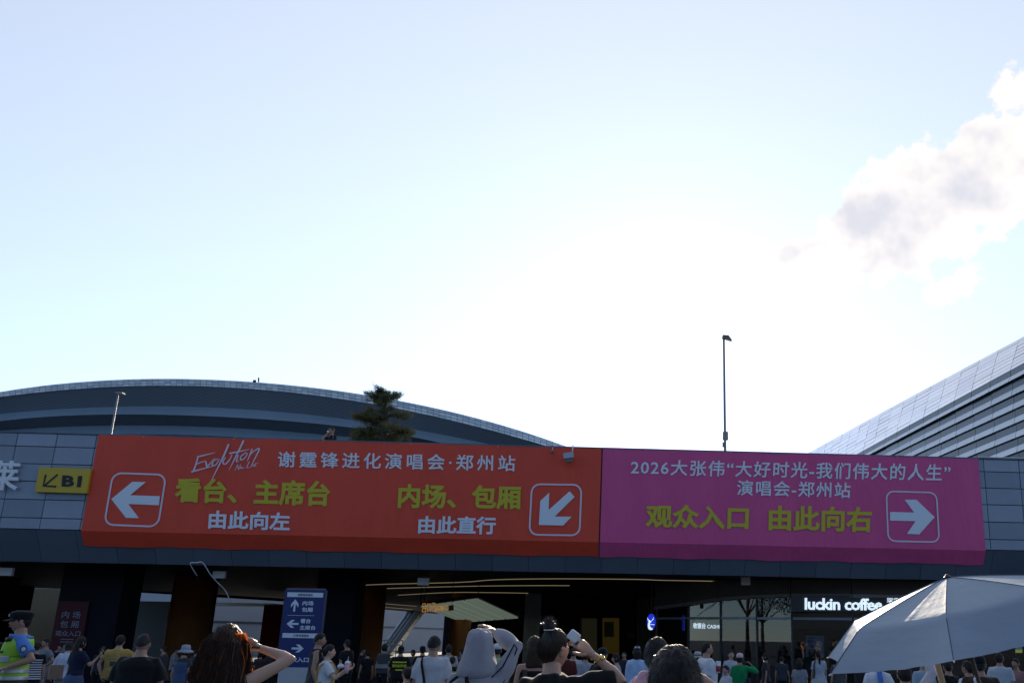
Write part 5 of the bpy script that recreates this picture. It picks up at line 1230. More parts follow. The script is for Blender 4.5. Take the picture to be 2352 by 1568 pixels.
p = Person(187, 1463, 17.5, -28, 'long haired woman in navy top and denim skirt holding a phone', skin='a', female=True); p.arm(1, up=(.35, .45, -.9), fore=(.25, .55, .8), palm=(-.5, -.7, 0), curl=.8); p.arm(-1); p.build_body(); p.top(NAVY, sleeve=.75, hem=.95); p.skirt(DEN, .35, 1.0, .14); p.hair(M_hair, 'bob', .018); p.long_hair(M_hair, -.25, .085, .04); p.shoes(BLK)
mb = MB(); w_, d_, n_, a_ = p.hand_frame[1]; mb.box(w_+d_*.11+n_*.02, (.075, .012, .15)); o = mb.build('phone', M_black, loc=p.root.location); o.rotation_euler = p.root.rotation_euler; tag(o, 'dark phone held up by the woman in navy', 'phone')
p = Person(276, 1460, 18.0, 10, 'person in mustard yellow tee with printed back and hand on hip', skin='a', lean=.10)
p.arm(-1, up=(-.55, -.15, -1), fore=(.42, -.25, -1), curl=.7); p.arm(1, up=(.55, .5, -.6), fore=(.3, .4, 1.0), curl=.9); p.build_body(); p.top(cloth((.42, .28, .08)), hem=.84, loose=.03); p.hair(M_hair, 'short', .022, 3); p.finish(BLK)
p.print_text('HELLO' if False else '— — —', mat('print_cream', (.6, .52, .36), .7), -130, -52, 1.26, 1.275, .05); p.patch('print_block', mat('print_dark', (.05, .05, .06), .7, var=.8, vscale=30), -104, -80, 1.11, 1.20); p.patch('print_line', MATS['print_cream'], -120, -62, 1.045, 1.052)
mb = MB(); W_ = p.arms[-1][2]; mb.tube([W_+Vector((.034*math.cos(t), .034*math.sin(t), 0)) for t in np.linspace(0, 6.28, 14)], .008, 6); mb.build('wristband', M_black, p.root)
p = Person(329, 1457, 11.0, 3, 'broad man in plain black tee seen from behind', skin='b', build=1.16, hero=True, lean=.05); p.arm(1, up=(.30, .12, -1), fore=(-.1, .75, -.4)); p.arm(-1, up=(-.30, .1, -1), fore=(.1, .75, -.4)); p.build_body(); p.top(BLK, sleeve=.85, infl=.028, loose=.025); p.hair(M_hair, 'crop', .011); p.strands(M_strandk, 900, .018, jitter=.8, w=.0009, lift=.8); p.finish(DKG)
mb = MB(); c = p.arms[1][1]+Vector((.0, -.04, -.02)); mb.tube([c+Vector((-.1, 0, .02)), c+Vector((-.11, .02, -.28))], .012, 6); mb.build('lanyard', mat('pale_lanyard', (.4, .4, .42), .6), p.root)
p = Person(428, 1478, 17.0, -20, 'person in floppy grey blue bucket hat and blue pinafore', skin='a', female=True, cap_h=.03); p.arm(-1, up=(-.35, -.05, -1), fore=(-.05, .25, -1)); p.build_body(); p.top(DKG, sleeve=.5); p.patch('pinafore', DEN, -178, 178, .85, 1.36, nu=30); p.skirt(DEN, .5, .95, .1); p.hair(M_hair, 'bob'); p.bucket(cloth((.30, .33, .38)), None, .085, .06); p.shoes(BLK)
p = Person(378, 1483, 24.0, 90, 'person with dark hair in front of the bronze column, facing left', skin='b'); p.build_body(); p.top(DKG); p.hair(M_hair); p.finish(BLK)
p = Person(404, 1487, 27.0, -60, 'person in grey shirt with dark hair beside the bronze column, facing right', skin='b'); p.build_body(); p.top(GRY); p.hair(M_hair); p.finish(BLK)
p = Person(38, 1470, 24.0, 160, 'person in dark jacket under the tan wall behind the police officer', skin='b'); p.build_body(); p.top(DKG, sleeve=1, fore=.9); p.hair(M_hair); p.finish(BLK)
p = Person(140, 1480, 26.0, 180, 'person in black standing right below the red direction banner', skin='b'); p.build_body(); p.top(BLK); p.hair(M_hair); p.finish(BLK)
# ---- tank top man and woman in yellow dungarees
p = Person(735, 1455, 16.0, -72, 'man in dark tank top walking right before the blue board', skin='b', hero=False, build=1.05); p.arm(1, up=(.1, -.15, -1), fore=(.05, .35, -1)); p.arm(-1, up=(-.1, .2, -1), fore=(-.05, .5, -1)); p.build_body(); p.top(DKG, sleeve=0, neck=1.33, infl=.014); p.hair(M_hair, 'crop', .016); p.finish(DKG, loose=.03, length=.5)
for a in (55, 125): p.strap('tank_strap', DKG, ((a, 1.30), (a*.8+18, 1.40), (0 if a < 90 else 180, 1.425), (-(a*.8+18) if a < 90 else 360-(a*.8+18), 1.40), (-a, 1.30)), .055, .012)
p = Person(756, 1481, 14.0, -68, 'woman in white tee and yellow dungarees carrying a pink drink', skin='c', female=True, hero=True); hd = p.loc(795, 1535, 13.9)
p.arm(1, wrist=hd, pole=(.3, -1, -1), palm=(-.3, .2, .9), curl=.9); p.arm(-1, wrist=p.loc(800, 1538, 14.15), pole=(-.3, -1, -1), palm=(.4, 0, .8), curl=.8); p.build_body(); p.top(WHT, sleeve=.7, hem=.9, infl=.024, loose=.018)
YEL = cloth((.55, .34, .03)); p.patch('dungaree_bib', YEL, 30, 150, .95, 1.22, nu=16); p.patch('dungaree_back', YEL, -150, -30, .95, 1.12, nu=16); p.trousers(YEL, 1.0, .03, top=1.04)
for a in (58, 122): p.strap('dungaree_strap', cloth((.42, .27, .06)), ((a, 1.20), (a, 1.34), (30 if a < 90 else 150, 1.425), (-50 if a < 90 else 230, 1.36), (-75 if a < 90 else 255, 1.12)), .028)
p.hair(M_hair, 'up', .014); p.ponytail(M_hair, -.14, .025); p.shoes(WHT)
w_, d_, n_, a_ = p.hand_frame[1]; dr = empty('drink_cup', p.root.matrix_world.inverted() @ Vector((0, 0, 0)), 0, 'pink iced drink cup with a white lid carried by the woman in dungarees', 'cup'); dr.location = at(797, 1531, 13.8)
mb = MB(); mb.lathe((0, 0, 0), [(.026, -.09), (.030, -.04), (.036, .05)], 16); mb.build('cup', mat('pink_drink', (.70, .38, .42), .3), dr, smooth=True); mb = MB(); mb.lathe((0, 0, 0), [(.039, .05), (.039, .058), (.034, .075), (.018, .09)], 16); mb.build('lid', mat('clear_lid', (.75, .70, .74), .25), dr, smooth=True); mb = MB(); mb.tube([(0, 0, .06), (.008, 0, .15)], .004, 6); mb.build('straw', M_white, dr)
pl = empty('paper_bag', at(783, 1529, 13.85), 0, 'small crumpled white paper bag beside the pink drink', 'bag'); mb = MB(); mb.ball((0, 0, 0), (.055, .03, .030), 12, 8); mb.build('pouch', M_white, pl, smooth=True); mb = MB(); mb.tube([(-.03, 0, .02), (-.01, 0, .045), (.03, 0, .02)], .006, 6); mb.build('loop', M_white, pl)
# ---- people in the shade of the hall
p = Person(801, 1469, 22.0, 62, 'man in black shirt facing left beside the dark pier', skin='b', lean=.05); p.arm(1, up=(.2, .2, -1), fore=(.2, .7, -.5)); p.build_body(); p.top(BLK); p.hair(M_hair); p.finish(BLK)
p = Person(845, 1494, 25.0, 30, 'person in black in deep shade left of the escalator', skin='b'); p.build_body(); p.top(BLK); p.hair(M_hair); p.finish(BLK)
p = Person(884, 1479, 24.0, -10, 'woman with a grey waist bag standing before the escalator', skin='b', female=True); p.build_body(); p.top(cloth((.06, .065, .07))); p.patch('waist_bag', cloth((.25, .24, .23)), -140, -30, 1.0, 1.12, p.tinf+.02, th=.05); p.hair(M_hair, 'bob', .018); p.finish(BLK)
def guard(px, py, Y, face, label, cap=True, back=True, **k):
    p = Person(px, py, Y, face, label, skin='b', cap_h=.04, group='uniformed staff', **k); p.arm(1, up=(.35, .1, -1), fore=(.1, .45, -1)); p.arm(-1, up=(-.35, .1, -1), fore=(-.1, .45, -1)); p.build_body(); p.top(BLK, sleeve=.8, infl=.03); b = p.hi_vis(M_yelv, back); p.hair(M_hair)
    if cap: p.cap(BLK, None)
    p.finish(BLK); p.print_text('AZHG20', M_black, *((-130, -50) if back else (50, 130)), 1.185, 1.225, .0, 'print', p.tinf+.016); return p
guard(922, 1480, 21.0, 8, 'security guard with three yellow bands in front of the escalator')
guard(972, 1480, 22.5, 30, 'security guard half hidden behind the man with the black strap')
guard(1040, 1503, 19.0, -10, 'security guard seen low between the man in white tee and the hooded person', cap=False)
# ---- man in white tee with black strap
p = Person(998, 1462, 12.0, -4, 'man in pale tee with a black shoulder strap seen from behind', skin='b', hero=True); p.build_body(); p.top(cloth((.50, .51, .53)), sleeve=.82, infl=.026, loose=.022); p.hair(M_hair, 'crop', .016); p.strands(M_strandk, 1200, .022, jitter=.9, w=.0009, lift=.9); p.strap('shoulder_strap', BLK, ((-125, 1.43), (-112, 1.36), (-103, 1.2), (-97, 1.0), (-92, .86)), .036); p.finish(DKG)
p = Person(937, 1533, 12.0, 40, 'small child with a white hat brim low in front of the guard', skin='a'); p.build_body(); p.top(WHT); p.hair(M_hairb); p.finish(DKG)
p = Person(1032, 1481, 20.5, 20, 'person in pale tee with dark hair right of the man with the strap', skin='b'); p.build_body(); p.top(cloth((.40, .40, .42))); p.hair(M_hair, 'short', .02); p.finish(BLK)
p = Person(1143, 1479, 16.0, 15, 'person in white cap and light green top glimpsed under the raised arm', skin='b'); p.build_body(); p.top(cloth((.20, .55, .22)), sleeve=.6); p.hair(M_hair); p.cap(WHT, None); p.finish(BLK)
# ---- long haired woman in front
p = Person(522, 1441, 5.5, -8, 'woman with long wavy brown hair and bare shoulders shading her face', skin='c', female=True, hero=True, head_yaw=-14); hw = p
p.arm(1, wrist=p.loc(592, 1486, 5.62), pole=(1.0, -.25, -.45), palm=(-1, -.2, .1), curl=.5); p.arm(-1, up=(-.25, .1, -1), fore=(-.05, .5, -.9)); p.build_body(); p.top(cloth((.42, .40, .36)), sleeve=0, neck=1.30, infl=.008, loose=.0); p.finish(DEN); p.hair(M_hairb, 'bob', .020)
def wavy_hair(p, n, seed):
    """many wavy locks falling from the crown over the back; one child of kind stuff"""
    g = random.Random(seed); mb = MB(); cur = 0
    for _ in range(n):
        side = g.uniform(-1, 1); back = g.random(); a = R(-90)+side*R(105); r0 = .092+.022*g.random()
        top = Vector((side*.050, -.03+.03*g.random()-abs(side)*.005, .118+.012*g.random()-abs(side)*.02)); ph = g.uniform(0, 6.28); am = g.uniform(.006, .017); end = -g.uniform(.30, .62)
        pts = []; rx = math.cos(a)*(.094+.030*g.random()); ry = math.sin(a)*.100+(-.015 if abs(side) < .8 else .02)
        for t in np.linspace(0, 1, 11):
            z = top.z+(end-top.z)*t**1.05; e = min(1, t*4.2); e = math.sin(e*math.pi/2); fl = 1+.75*max(0, min(1, (t-.15)*1.5))-.15*max(0, t-.85)
            pts.append(p.H_((top.x*(1-e)+rx*e*fl+am*math.sin(9*t+ph)*e, top.y*(1-e)+(ry*e*(1+.15*max(0, t-.2)))+am*math.cos(8*t+ph)*e, z)))
        w = g.uniform(.0012, .0036)*p.k; mb.cur = 0 if g.random() < .96 else 1; mb.tube(pts, [w*.6]+[w]*8+[w*.7, w*.1], 3, cap=False)
    o = mb.build('hair_locks', [M_lock, M_strand], p.hairo); o['kind'] = 'stuff'
wavy_hair(p, 2600, 4); p.long_hair(M_hairg, -.50, .085, .035, seed=2)
g = random.Random(9); mb = MB()         # loose locks over the face at right, backlight put into their colour
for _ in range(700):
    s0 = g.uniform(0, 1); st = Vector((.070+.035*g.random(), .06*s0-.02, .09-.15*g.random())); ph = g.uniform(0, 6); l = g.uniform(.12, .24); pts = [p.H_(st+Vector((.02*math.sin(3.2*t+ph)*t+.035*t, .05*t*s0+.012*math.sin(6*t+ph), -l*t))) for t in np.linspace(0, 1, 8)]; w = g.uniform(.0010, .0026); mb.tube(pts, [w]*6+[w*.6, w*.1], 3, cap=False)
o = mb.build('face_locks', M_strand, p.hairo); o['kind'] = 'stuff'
mb = MB(); mb.tube([p.arms[1][2]+Vector((.03*math.cos(t), .03*math.sin(t), .0)) for t in np.linspace(0, 6.28, 14)], .007, 6); mb.build('wristband', M_black, p.root)
# ---- hooded person
p = Person(1103, 1446, 6.5, -6, 'person in pale hooded sun jacket with one hand on the hood', skin='c', female=True, hero=True, H=1.69, head_yaw=10, head_pitch=6); hp_ = p
p.arm(1, wrist=p.loc(1136, 1450, 6.72), pole=(1.0, -.45, -.35), palm=(-.3, 0, -1), curl=.35); p.arm(-1, up=(-.3, .05, -1), fore=(-.1, .35, -1)); p.build_body()
JK = cloth((.42, .44, .50), tr=.34); p.top(JK, sleeve=1, fore=.94, infl=.045, loose=.03, hem=.8, name='jacket', fold=.022, neck=1.45); p.hair(M_hair, 'short')
mb = MB(); rings = []; g = random.Random(2)
for z, a, b, yo in ((.158, .012, .02, -.01), (.152, .055, .07, -.01), (.132, .076, .100, -.008), (.11, .083, .110, -.006), (.09, .088, .118, -.004), (.06, .092, .124, -.005), (.03, .096, .128, -.006), (0., .104, .132, -.009), (-.03, .112, .135, -.012), (-.08, .132, .142, -.02), (-.13, .150, .146, -.03), (-.160, .158, .138, -.035), (-.178, .135, .12, -.03), (-.188, .09, .09, -.03)):
    rings.append([p.H_((a*math.cos(2*math.pi*j/40)*(1+.035*math.sin(5*2*math.pi*j/40+z*26)+.02*math.sin(9*2*math.pi*j/40-z*40)), yo+b*math.sin(2*math.pi*j/40), z+.006*math.sin(4*2*math.pi*j/40))) for j in range(40)])
for ri, rg in enumerate(rings):
    for j, q in enumerate(rg):
        c_ = p.hc; dv = (q-c_); nzz = mnoise.noise(Vector((q.x*16, q.y*16, q.z*9)))*.012+mnoise.noise(Vector((q.x*40, q.y*40, q.z*18)))*.004
        rg[j] = q+dv.normalized()*nzz*(1 if ri > 1 else .3)
mb.loft(rings); mb.build('hood', JK, p.root, smooth=True)
seam = mat('hood_seam', (.42, .40, .41), .8)
mb = MB(); mb.tube([p.H_((.012+.01*t, -.01-.128*math.sin(min(1, t*1.3)*1.57)-.004*t-.006, .158-.32*t)) for t in np.linspace(0.02, 1, 14)], .0025, 5); mb.build('hood_seam', seam, p.root)
p.strap('crossbody_strap', BLK, ((-98, 1.42), (-88, 1.33), (-72, 1.2), (-58, 1.05), (-48, .95)), .026, p.tinf+.014); p.strap('piping', BLK, ((-118, 1.42), (-130, 1.36), (-138, 1.25), (-142, 1.1)), .020, p.tinf+.014)
S_, E_, W_ = p.arms[1][:3]; q = Vector((0, -.083, .01))
mb = MB(); mb.tube([S_+Vector((-.02, -.10, .03)), S_.lerp(E_, .4)+q, E_+Vector((.0, -.078, .02)), E_+Vector((.02, -.072, -.01)), S_.lerp(E_, .5)+q+Vector((.02, .01, -.075)), S_+Vector((.0, -.10, -.14)), S_+Vector((-.04, -.11, -.3))], [(.006, .003)]*7, 6); mb.build('piping', BLK, p.root)
# ---- person glimpsed between hood and bun
p = Person(1228, 1464, 10.0, 10, 'person with long dark hair in a black tank top between two raised arms', skin='b', female=True); p.build_body(); p.top(BLK, sleeve=0, neck=1.34, infl=.012); p.hair(M_hairb, 'bob', .02); p.long_hair(M_hairb, -.2, .085, .04); p.finish(DEN); p.strap('backpack_strap', DKG, ((-120, 1.36), (-112, 1.2), (-105, 1.05)), .05)
# ---- woman with top knot holding a white device
p = Person(1273, 1447, 5.5, -20, 'woman in black tee with a top knot holding up a small white device', skin='a', female=True, hero=True, head_yaw=-22, head_pitch=4); bw_ = p
p.arm(1, wrist=p.loc(1357, 1499, 5.45), pole=(.35, .15, -1.0), palm=(-.85, .35, .1), curl=.65); p.arm(-1, up=(-.25, .15, -1), fore=(.1, .6, -.4)); p.build_body(); p.top(BLK, sleeve=.85, infl=.026, loose=.02, neck=1.455); p.finish(DEN); p.hair(M_hair, 'up', .012)
p.strands(M_strandk, 3500, .05, jitter=.25, w=.0007, lift=.15, comb=(0, -.25, 1.0)); g = random.Random(8)
mb = MB(); c = Vector((-.005, -.035, .145)); vs = []; fs = []
for i, r_ in enumerate(sphere_dirs(24, 16)):
    for d in r_: vs.append(p.H_(c+Vector(d)*(.034+.009*mnoise.noise(Vector(d)*4)+.006*mnoise.noise(Vector(d)*11))))
for i in range(16):
    for j in range(24): fs.append((i*24+j, (i+1)*24+j, (i+1)*24+(j+1) % 24, i*24+(j+1) % 24))
mb.add(vs, fs); bun = mb.build('hair_bun', M_hair, p.root, smooth=True); mb = MB()
for _ in range(420):
    d = Vector((g.gauss(0, 1), g.gauss(0, 1), abs(g.gauss(.3, 1)))).normalized(); q = c+d*.032; t = (d*.5+Vector((g.gauss(0, 1), g.gauss(0, 1), g.gauss(.5, 1)))).normalized(); l = g.uniform(.01, .045); mb.tube([p.H_(q), p.H_(q+t*l*.5), p.H_(q+t*l+Vector((g.gauss(0, .006), 0, -.004)))], [.0007, .0006, .0002], 3, cap=False)
o = mb.build('flyaway_hair', M_strandk, bun); o['kind'] = 'stuff'
mb = MB(); mb.tube([p.H_(c+Vector((.030*math.cos(t), .030*math.sin(t), -.024))) for t in np.linspace(0, 6.28, 16)], .0035, 6); mb.build('hair_tie', M_white, bun)
# white device with a grey lens pad
w_, d_, n_, a_ = p.hand_frame[1]; DV = empty('handheld_device', at(1318, 1460, 5.35), 0, 'small white rounded handheld device held up by the woman with a top knot', 'device'); ux = (at(1318+12, 1460+9, 5.35)-at(1318, 1460, 5.35)).normalized(); uz = (at(1318+9, 1460-12, 5.35)-at(1318, 1460, 5.35)).normalized(); uy = ux.cross(uz)
def rbox(hw, hh, th, r_, o=(0, 0, 0)):
    rings = []
    for y, sh in ((-th/2, .82), (-th/2*.7, 1.0), (th/2*.7, 1.0), (th/2, .82)):
        ring = []
        for cx, cy, a0 in ((1, 1, 0), (-1, 1, 90), (-1, -1, 180), (1, -1, 270)):
            for q in range(5): a = R(a0+22.5*q); ring.append(ux*((cx*(hw-r_)+r_*math.cos(a))*sh+o[0])+uz*((cy*(hh-r_)+r_*math.sin(a))*sh+o[2])+uy*(y+o[1]))
        rings.append(ring)
    m = MB(); m.loft(rings); return m
rbox(.034, .030, .035, .010).build('housing', mat('white_plastic', (.75, .76, .78), .3), DV, smooth=False)
rbox(.016, .022, .022, .010, (.035, .0, -.022)).build('grip', mat('grey_plastic', (.30, .31, .33), .35), DV)
rbox(.009, .014, .026, .008, (.036, .0, -.022)).build('lens_pad', mat('dark_plastic', (.03, .03, .035), .2), DV)
S_, E_, W_ = p.arms[1][:3]; dd = (W_-E_).normalized(); c = W_.lerp(E_, .22); e1 = dd.orthogonal().normalized(); e2 = dd.cross(e1); mb = MB()
mb.tube([c+e1*.031*math.cos(t)+e2*.031*math.sin(t) for t in np.linspace(0, 6.28, 20)], .0035, 6); br_ = mb.build('bracelet', M_gold, p.root, smooth=True)
for sx in (-1, 1):
    mb = MB()
    for q in range(4): mb.ball(c+Vector((sx*.033, -.012, .004))+Vector((g.gauss(0, .007), g.gauss(0, .004), g.gauss(0, .007))), (.010, .006, .008), 8, 6)
    mb.build('charm', M_gold, br_, smooth=True)
# ---- guard and bystanders in the middle right
g4 = guard(1385, 1483, 14.0, 150, 'security guard in black cap facing left beside the yellow wall panel', back=False)
mb = MB(); mb.box(g4.surf(R(150), 1.12, .05), (.07, .06, .16)); mb.build('orange_pouch', cloth((.45, .07, .02)), g4.root)
p = Person(1416, 1501, 18.5, 95, 'woman in grey tee facing left behind the security guard', skin='a', female=True); p.arm(-1, up=(-.2, .2, -1), fore=(-.1, .8, -.3)); p.build_body(); p.top(cloth((.34, .34, .35)), sleeve=.6); p.hair(M_hair, 'bob', .018); p.finish(DEN)
p = Person(1345, 1492, 17.0, 15, 'person in pale grey top glimpsed left of the raised forearm', skin='b', female=True); p.build_body(); p.top(cloth((.33, .33, .36)), sleeve=1, fore=.5); p.hair(M_hairb, 'bob', .018); p.finish(DKG)
p = Person(1318, 1488, 19.0, -15, 'person in white tee with grey strap behind the woman with a top knot', skin='b'); p.build_body(); p.top(cloth((.45, .46, .5))); p.strap('strap', DKG, ((-110, 1.42), (-90, 1.2), (-70, 1.0)), .04); p.hair(M_hair); p.finish(DKG)
p = Person(1296, 1476, 14.0, 5, 'person in dark maroon top behind the raised device', skin='b', female=True); p.build_body(); p.top(cloth((.10, .02, .02))); p.hair(M_hairb, 'bob', .018); p.finish(DKG)
p = Person(1463, 1484, 17.0, 6, 'woman in light blue shirt with a hair ribbon seen from behind', skin='b', female=True); p.build_body(); p.top(cloth((.42, .55, .75)), sleeve=1, fore=.3, infl=.035); p.hair(M_hair, 'bob', .016); p.long_hair(M_hair, -.13, .075, .035); p.finish(DEN)
mb = MB()
for sx in (-1, 1): mb.tube([p.H_((.01*sx, -.085, .10)), p.H_((.05*sx, -.08, .115)), p.H_((.055*sx, -.08, .09)), p.H_((.01*sx, -.085, .10))], [(.004, .008)]*4, 6)
mb.build('hair_ribbon', M_white, p.root)
# ---- person in pink shirt with rounded bob
p = Person(1507, 1470, 6.8, -38, 'person in pink shirt with rim-lit rounded black hair', skin='a', female=True, hero=True); p.arm(-1, up=(-.6, .35, -.75), fore=(.2, .8, .4)); p.build_body(); p.top(cloth((.72, .42, .50), tr=.2), sleeve=1, fore=.8, infl=.05, loose=.03, neck=1.47, fold=.012); p.hair(M_hair, 'short', .022); p.strands(M_strandk, 5000, .05, jitter=.22, w=.0007, lift=.12, comb=(0, -.4, -1)); p.finish(DEN)
# ---- big dark head in the foreground
p = Person(1550, 1499, 3.0, -6, 'person with rim-lit black hair filling the bottom foreground', skin='a', hero=True, build=1.05); p.arm(1, wrist=p.loc(1640, 1585, 3.1), pole=(1, -.2, -1), palm=(-1, 0, .3), curl=.8); p.arm(-1); p.build_body(); p.top(cloth((.03, .03, .035)), sleeve=.8); p.hair(M_hair, 'short', .022, 4); p.finish(DEN)
p.strands(M_strandk, 9000, .040, jitter=.55, w=.0006, lift=.35, comb=(.15, .25, -.4), seed=3); p.strands(M_strand, 700, .05, jitter=.5, w=.0007, lift=.3, comb=(-.3, .1, -1), cond=lambda d: d.x < -.55 and d.z < .35, seed=6, name='lit_strands')  # left-side strands paint an orange backlight onto the black hair
# ---- right middle ground
p = Person(1623, 1475, 15.0, -78, 'balding man with glasses in white tee holding a paper cup', skin='b', build=1.08, hero=True); hd_ = p.loc(1645, 1535, 14.9); p.arm(1, wrist=hd_, pole=(.2, -1, -.8), palm=(-.6, 0, .3), curl=1.0); p.arm(-1); p.build_body(); p.top(cloth((.66, .68, .72)), sleeve=.8, infl=.03, loose=.03); p.hair(M_hair, 'bald', .012); p.finish(DKG)
mb = MB()
for sx in (-1, 1): mb.tube([p.H_((sx*.031+.022*math.cos(t), .094, .012+.017*math.sin(t))) for t in np.linspace(0, 6.28, 14)], .002, 5); mb.tube([p.H_((sx*.053, .092, .016)), p.H_((sx*.076, .0, .012))], .002, 5)
mb.tube([p.H_((-.01, .102, .014)), p.H_((.01, .102, .014))], .002, 5); mb.build('glasses', M_black, p.root)
cu = empty('paper_cup', at(1650, 1531, 14.85), 0, 'tall white paper cup with red print in the hand of the balding man', 'cup'); mb = MB(); mb.lathe((0, 0, 0), [(.028, -.09), (.033, -.02), (.040, .07)], 16); mb.build('cup', M_white, cu, smooth=True); mb = MB(); mb.lathe((0, 0, 0), [(.043, .07), (.043, .08), (.038, .095)], 16); mb.build('lid', M_white, cu); mb = MB(); mb.lathe((0, 0, 0), [(.0305, -.07), (.0365, .02)], 16); mb.build('red_print', mat('cup_red', (.35, .03, .05), .5), cu, smooth=True)
p = Person(1603, 1495, 18.0, 10, 'person in white bucket hat with dark band behind the balding man', skin='b', cap_h=.02, female=True); p.build_body(); p.top(NAVY, sleeve=.8); p.hair(M_hair, 'bob'); p.bucket(cloth((.45, .45, .44)), NAVY, .03, .03); p.finish(DKG)
p = Person(1679, 1493, 21.0, 185, 'pale hoodie wearer facing the camera before the shop glass', skin='c', female=True); p.build_body(); p.top(cloth((.42, .42, .48)), sleeve=1, fore=.9, infl=.035); p.hair(M_hair, 'up', .014); p.finish(DKG)
p = Person(1699, 1497, 18.0, -14, 'person in green top and pink cap with a raised arm', skin='b', female=True, cap_h=.03); p.arm(1, up=(.8, .1, -.35), fore=(-.65, .35, .75), curl=.8); p.arm(-1); p.build_body(); p.top(cloth((.012, .22, .075)), sleeve=1, fore=.9, infl=.03); p.hair(M_hair, 'bob', .016); p.cap(cloth((.62, .44, .46)), None); p.finish(LDEN); p.patch('navy_bag', NAVY, -40, 10, .9, 1.15, p.tinf+.02, th=.06)
p = Person(1668, 1528, 17.0, 120, 'short woman in pale top carrying a bundle in front of the green top', skin='a', female=True); p.arm(1, up=(.1, .3, -1), fore=(-.5, .8, .1)); p.arm(-1, up=(-.1, .3, -1), fore=(.5, .8, .1)); p.build_body(); p.top(cloth((.46, .45, .48)), sleeve=.7); p.hair(M_hair, 'up', .016); p.finish(DKG)
p = Person(1879, 1494, 22.0, 4, 'woman with a long ponytail in a white dress before the poster', skin='b', female=True); p.build_body(); p.top(cloth((.40, .43, .47)), sleeve=.7, hem=.9); p.skirt(cloth((.40, .43, .47)), .45, 1.0, .16); p.hair(M_hair, 'up', .012); p.ponytail(M_hair, -.48, .035); p.strap('bag_strap', BLK, ((-140, 1.42), (-145, 1.2), (-150, .95)), .03); p.shoes(BLK)
p = Person(1836, 1512, 19.0, -30, 'dark haired person in a grey top low before the shop glass', skin='b', female=True); p.build_body(); p.top(cloth((.24, .24, .27))); p.hair(M_hair, 'bob', .018); p.long_hair(M_hair, -.16, .08, .035); p.finish(DKG)
# ---- under the umbrella
p = Person(2014, 1500, 12.0, 4, 'person in white shirt with a blue braided scarf below the umbrella', skin='b', female=True); p.build_body(); p.top(cloth((.60, .62, .68)), sleeve=1, fore=.6, infl=.035, loose=.03); p.hair(M_hair, 'bob', .016); p.strap('blue_scarf', mat('blue_braid', (.10, .22, .62), .8, var=.6, vscale=30), ((-100, 1.45), (-95, 1.3), (-93, 1.1), (-90, .95)), .075); p.finish(DKG)
p = Person(2077, 1527, 9.0, -12, 'person in white long sleeves raising an arm under the umbrella', skin='b', hero=True); p.arm(1, up=(.45, .25, .75), fore=(-.25, .3, .9), curl=.6); p.arm(-1); p.build_body(); p.top(cloth((.60, .58, .60), tr=.1), sleeve=1, fore=.85, infl=.035, loose=.02); p.hair(M_hair, 'short', .016); p.strap('shoulder_strap', BLK, ((-120, 1.43), (-100, 1.3), (-80, 1.1)), .04)
for a in (-140, -120, -100, -80, -60): p.patch('collar_dash', BLK, a, a+8, 1.418, 1.428)
p.finish(DKG)
p = Person(2118, 1508, 15.0, 14, 'person in pale blue tee with folded arms behind the umbrella shaft', skin='b'); p.build_body(); p.top(cloth((.30, .40, .48)), sleeve=.8); p.hair(M_hair); p.finish(DEN)
p = Person(2176, 1517, 14.0, 10, 'person in black tee with a small white doll charm under the umbrella', skin='b'); p.build_body(); p.top(BLK); p.hair(M_hair); p.finish(BLK)
mb = MB(); c = p.surf(R(-85), 1.22, .06); mb.ball(c, (.028, .022, .030), 10, 8); mb.ball(c-Vector((0, 0, .055)), (.034, .025, .038), 10, 8); mb.build('doll_charm', M_white, p.root, smooth=True)
p = Person(2248, 1502, 11.0, -22, 'man in dark brown tee and cap with a white strap under the umbrella', skin='b', cap_h=.03, build=1.1); p.build_body(); p.top(cloth((.045, .03, .025)), sleeve=.8, infl=.03); p.hair(M_hair, 'short', .016); p.cap(BLK, None); p.strap('white_strap', WHT, ((-112, 1.43), (-95, 1.3), (-72, 1.1), (-60, .95)), .035); p.finish(DKG)
p = Person(2222, 1518, 12.5, 30, 'person in white tee standing left of the man in the brown tee', skin='b'); p.build_body(); p.top(WHT); p.hair(M_hair); p.finish(LDEN)
p = Person(2294, 1499, 16.0, -25, 'man in white tee right of the umbrella shaft', skin='b'); p.build_body(); p.top(cloth((.45, .48, .52)), sleeve=.8); p.hair(M_hair, 'short', .016); p.finish(DKG)
p = Person(2332, 1512, 17.0, 120, 'woman in dusky pink top at the right edge below the screen', skin='b', female=True); p.build_body(); p.top(cloth((.30, .16, .15)), sleeve=.7); p.hair(M_hair, 'up', .014); p.ponytail(M_hair, -.2, .03); p.finish(DKG)
# ---- man on the roof terrace
p = Person(767, 983, 30.0, 140, 'man in black on the roof drinking, leaning over the orange banner', skin='d', ground=6.75, lean=.12, group='people on the roof'); p.arm(1, wrist=p.H_((.01, .10, -.075)), pole=(.8, -.2, -1), palm=(0, -1, 0), curl=.9); p.arm(-1, up=(-.3, .4, -1), fore=(.1, .9, .1)); p.build_body(); p.top(BLK, sleeve=.8); p.hair(M_hair, 'crop', .010); p.finish(DKG); p.patch('white_print', M_white, 150, 185, 1.2, 1.36)
mb = MB(); mb.tube([p.surf(R(a), 1.43, .03) for a in range(-150, 30, 20)], [(.010, .026)]*9, 6); mb.build('white_collar', M_white, p.root)
mb = MB(); mb.lathe((0, 0, 0), [(.02, -.05), (.026, .03), (.027, .05)], 12, Matrix.Rotation(R(70), 3, 'X')); o = mb.build('white_cup', M_white, loc=p.root.matrix_basis @ p.H_((.0, .115, -.05))); tag(o, 'tiny white cup at the mouth of the man on the roof', 'cup')

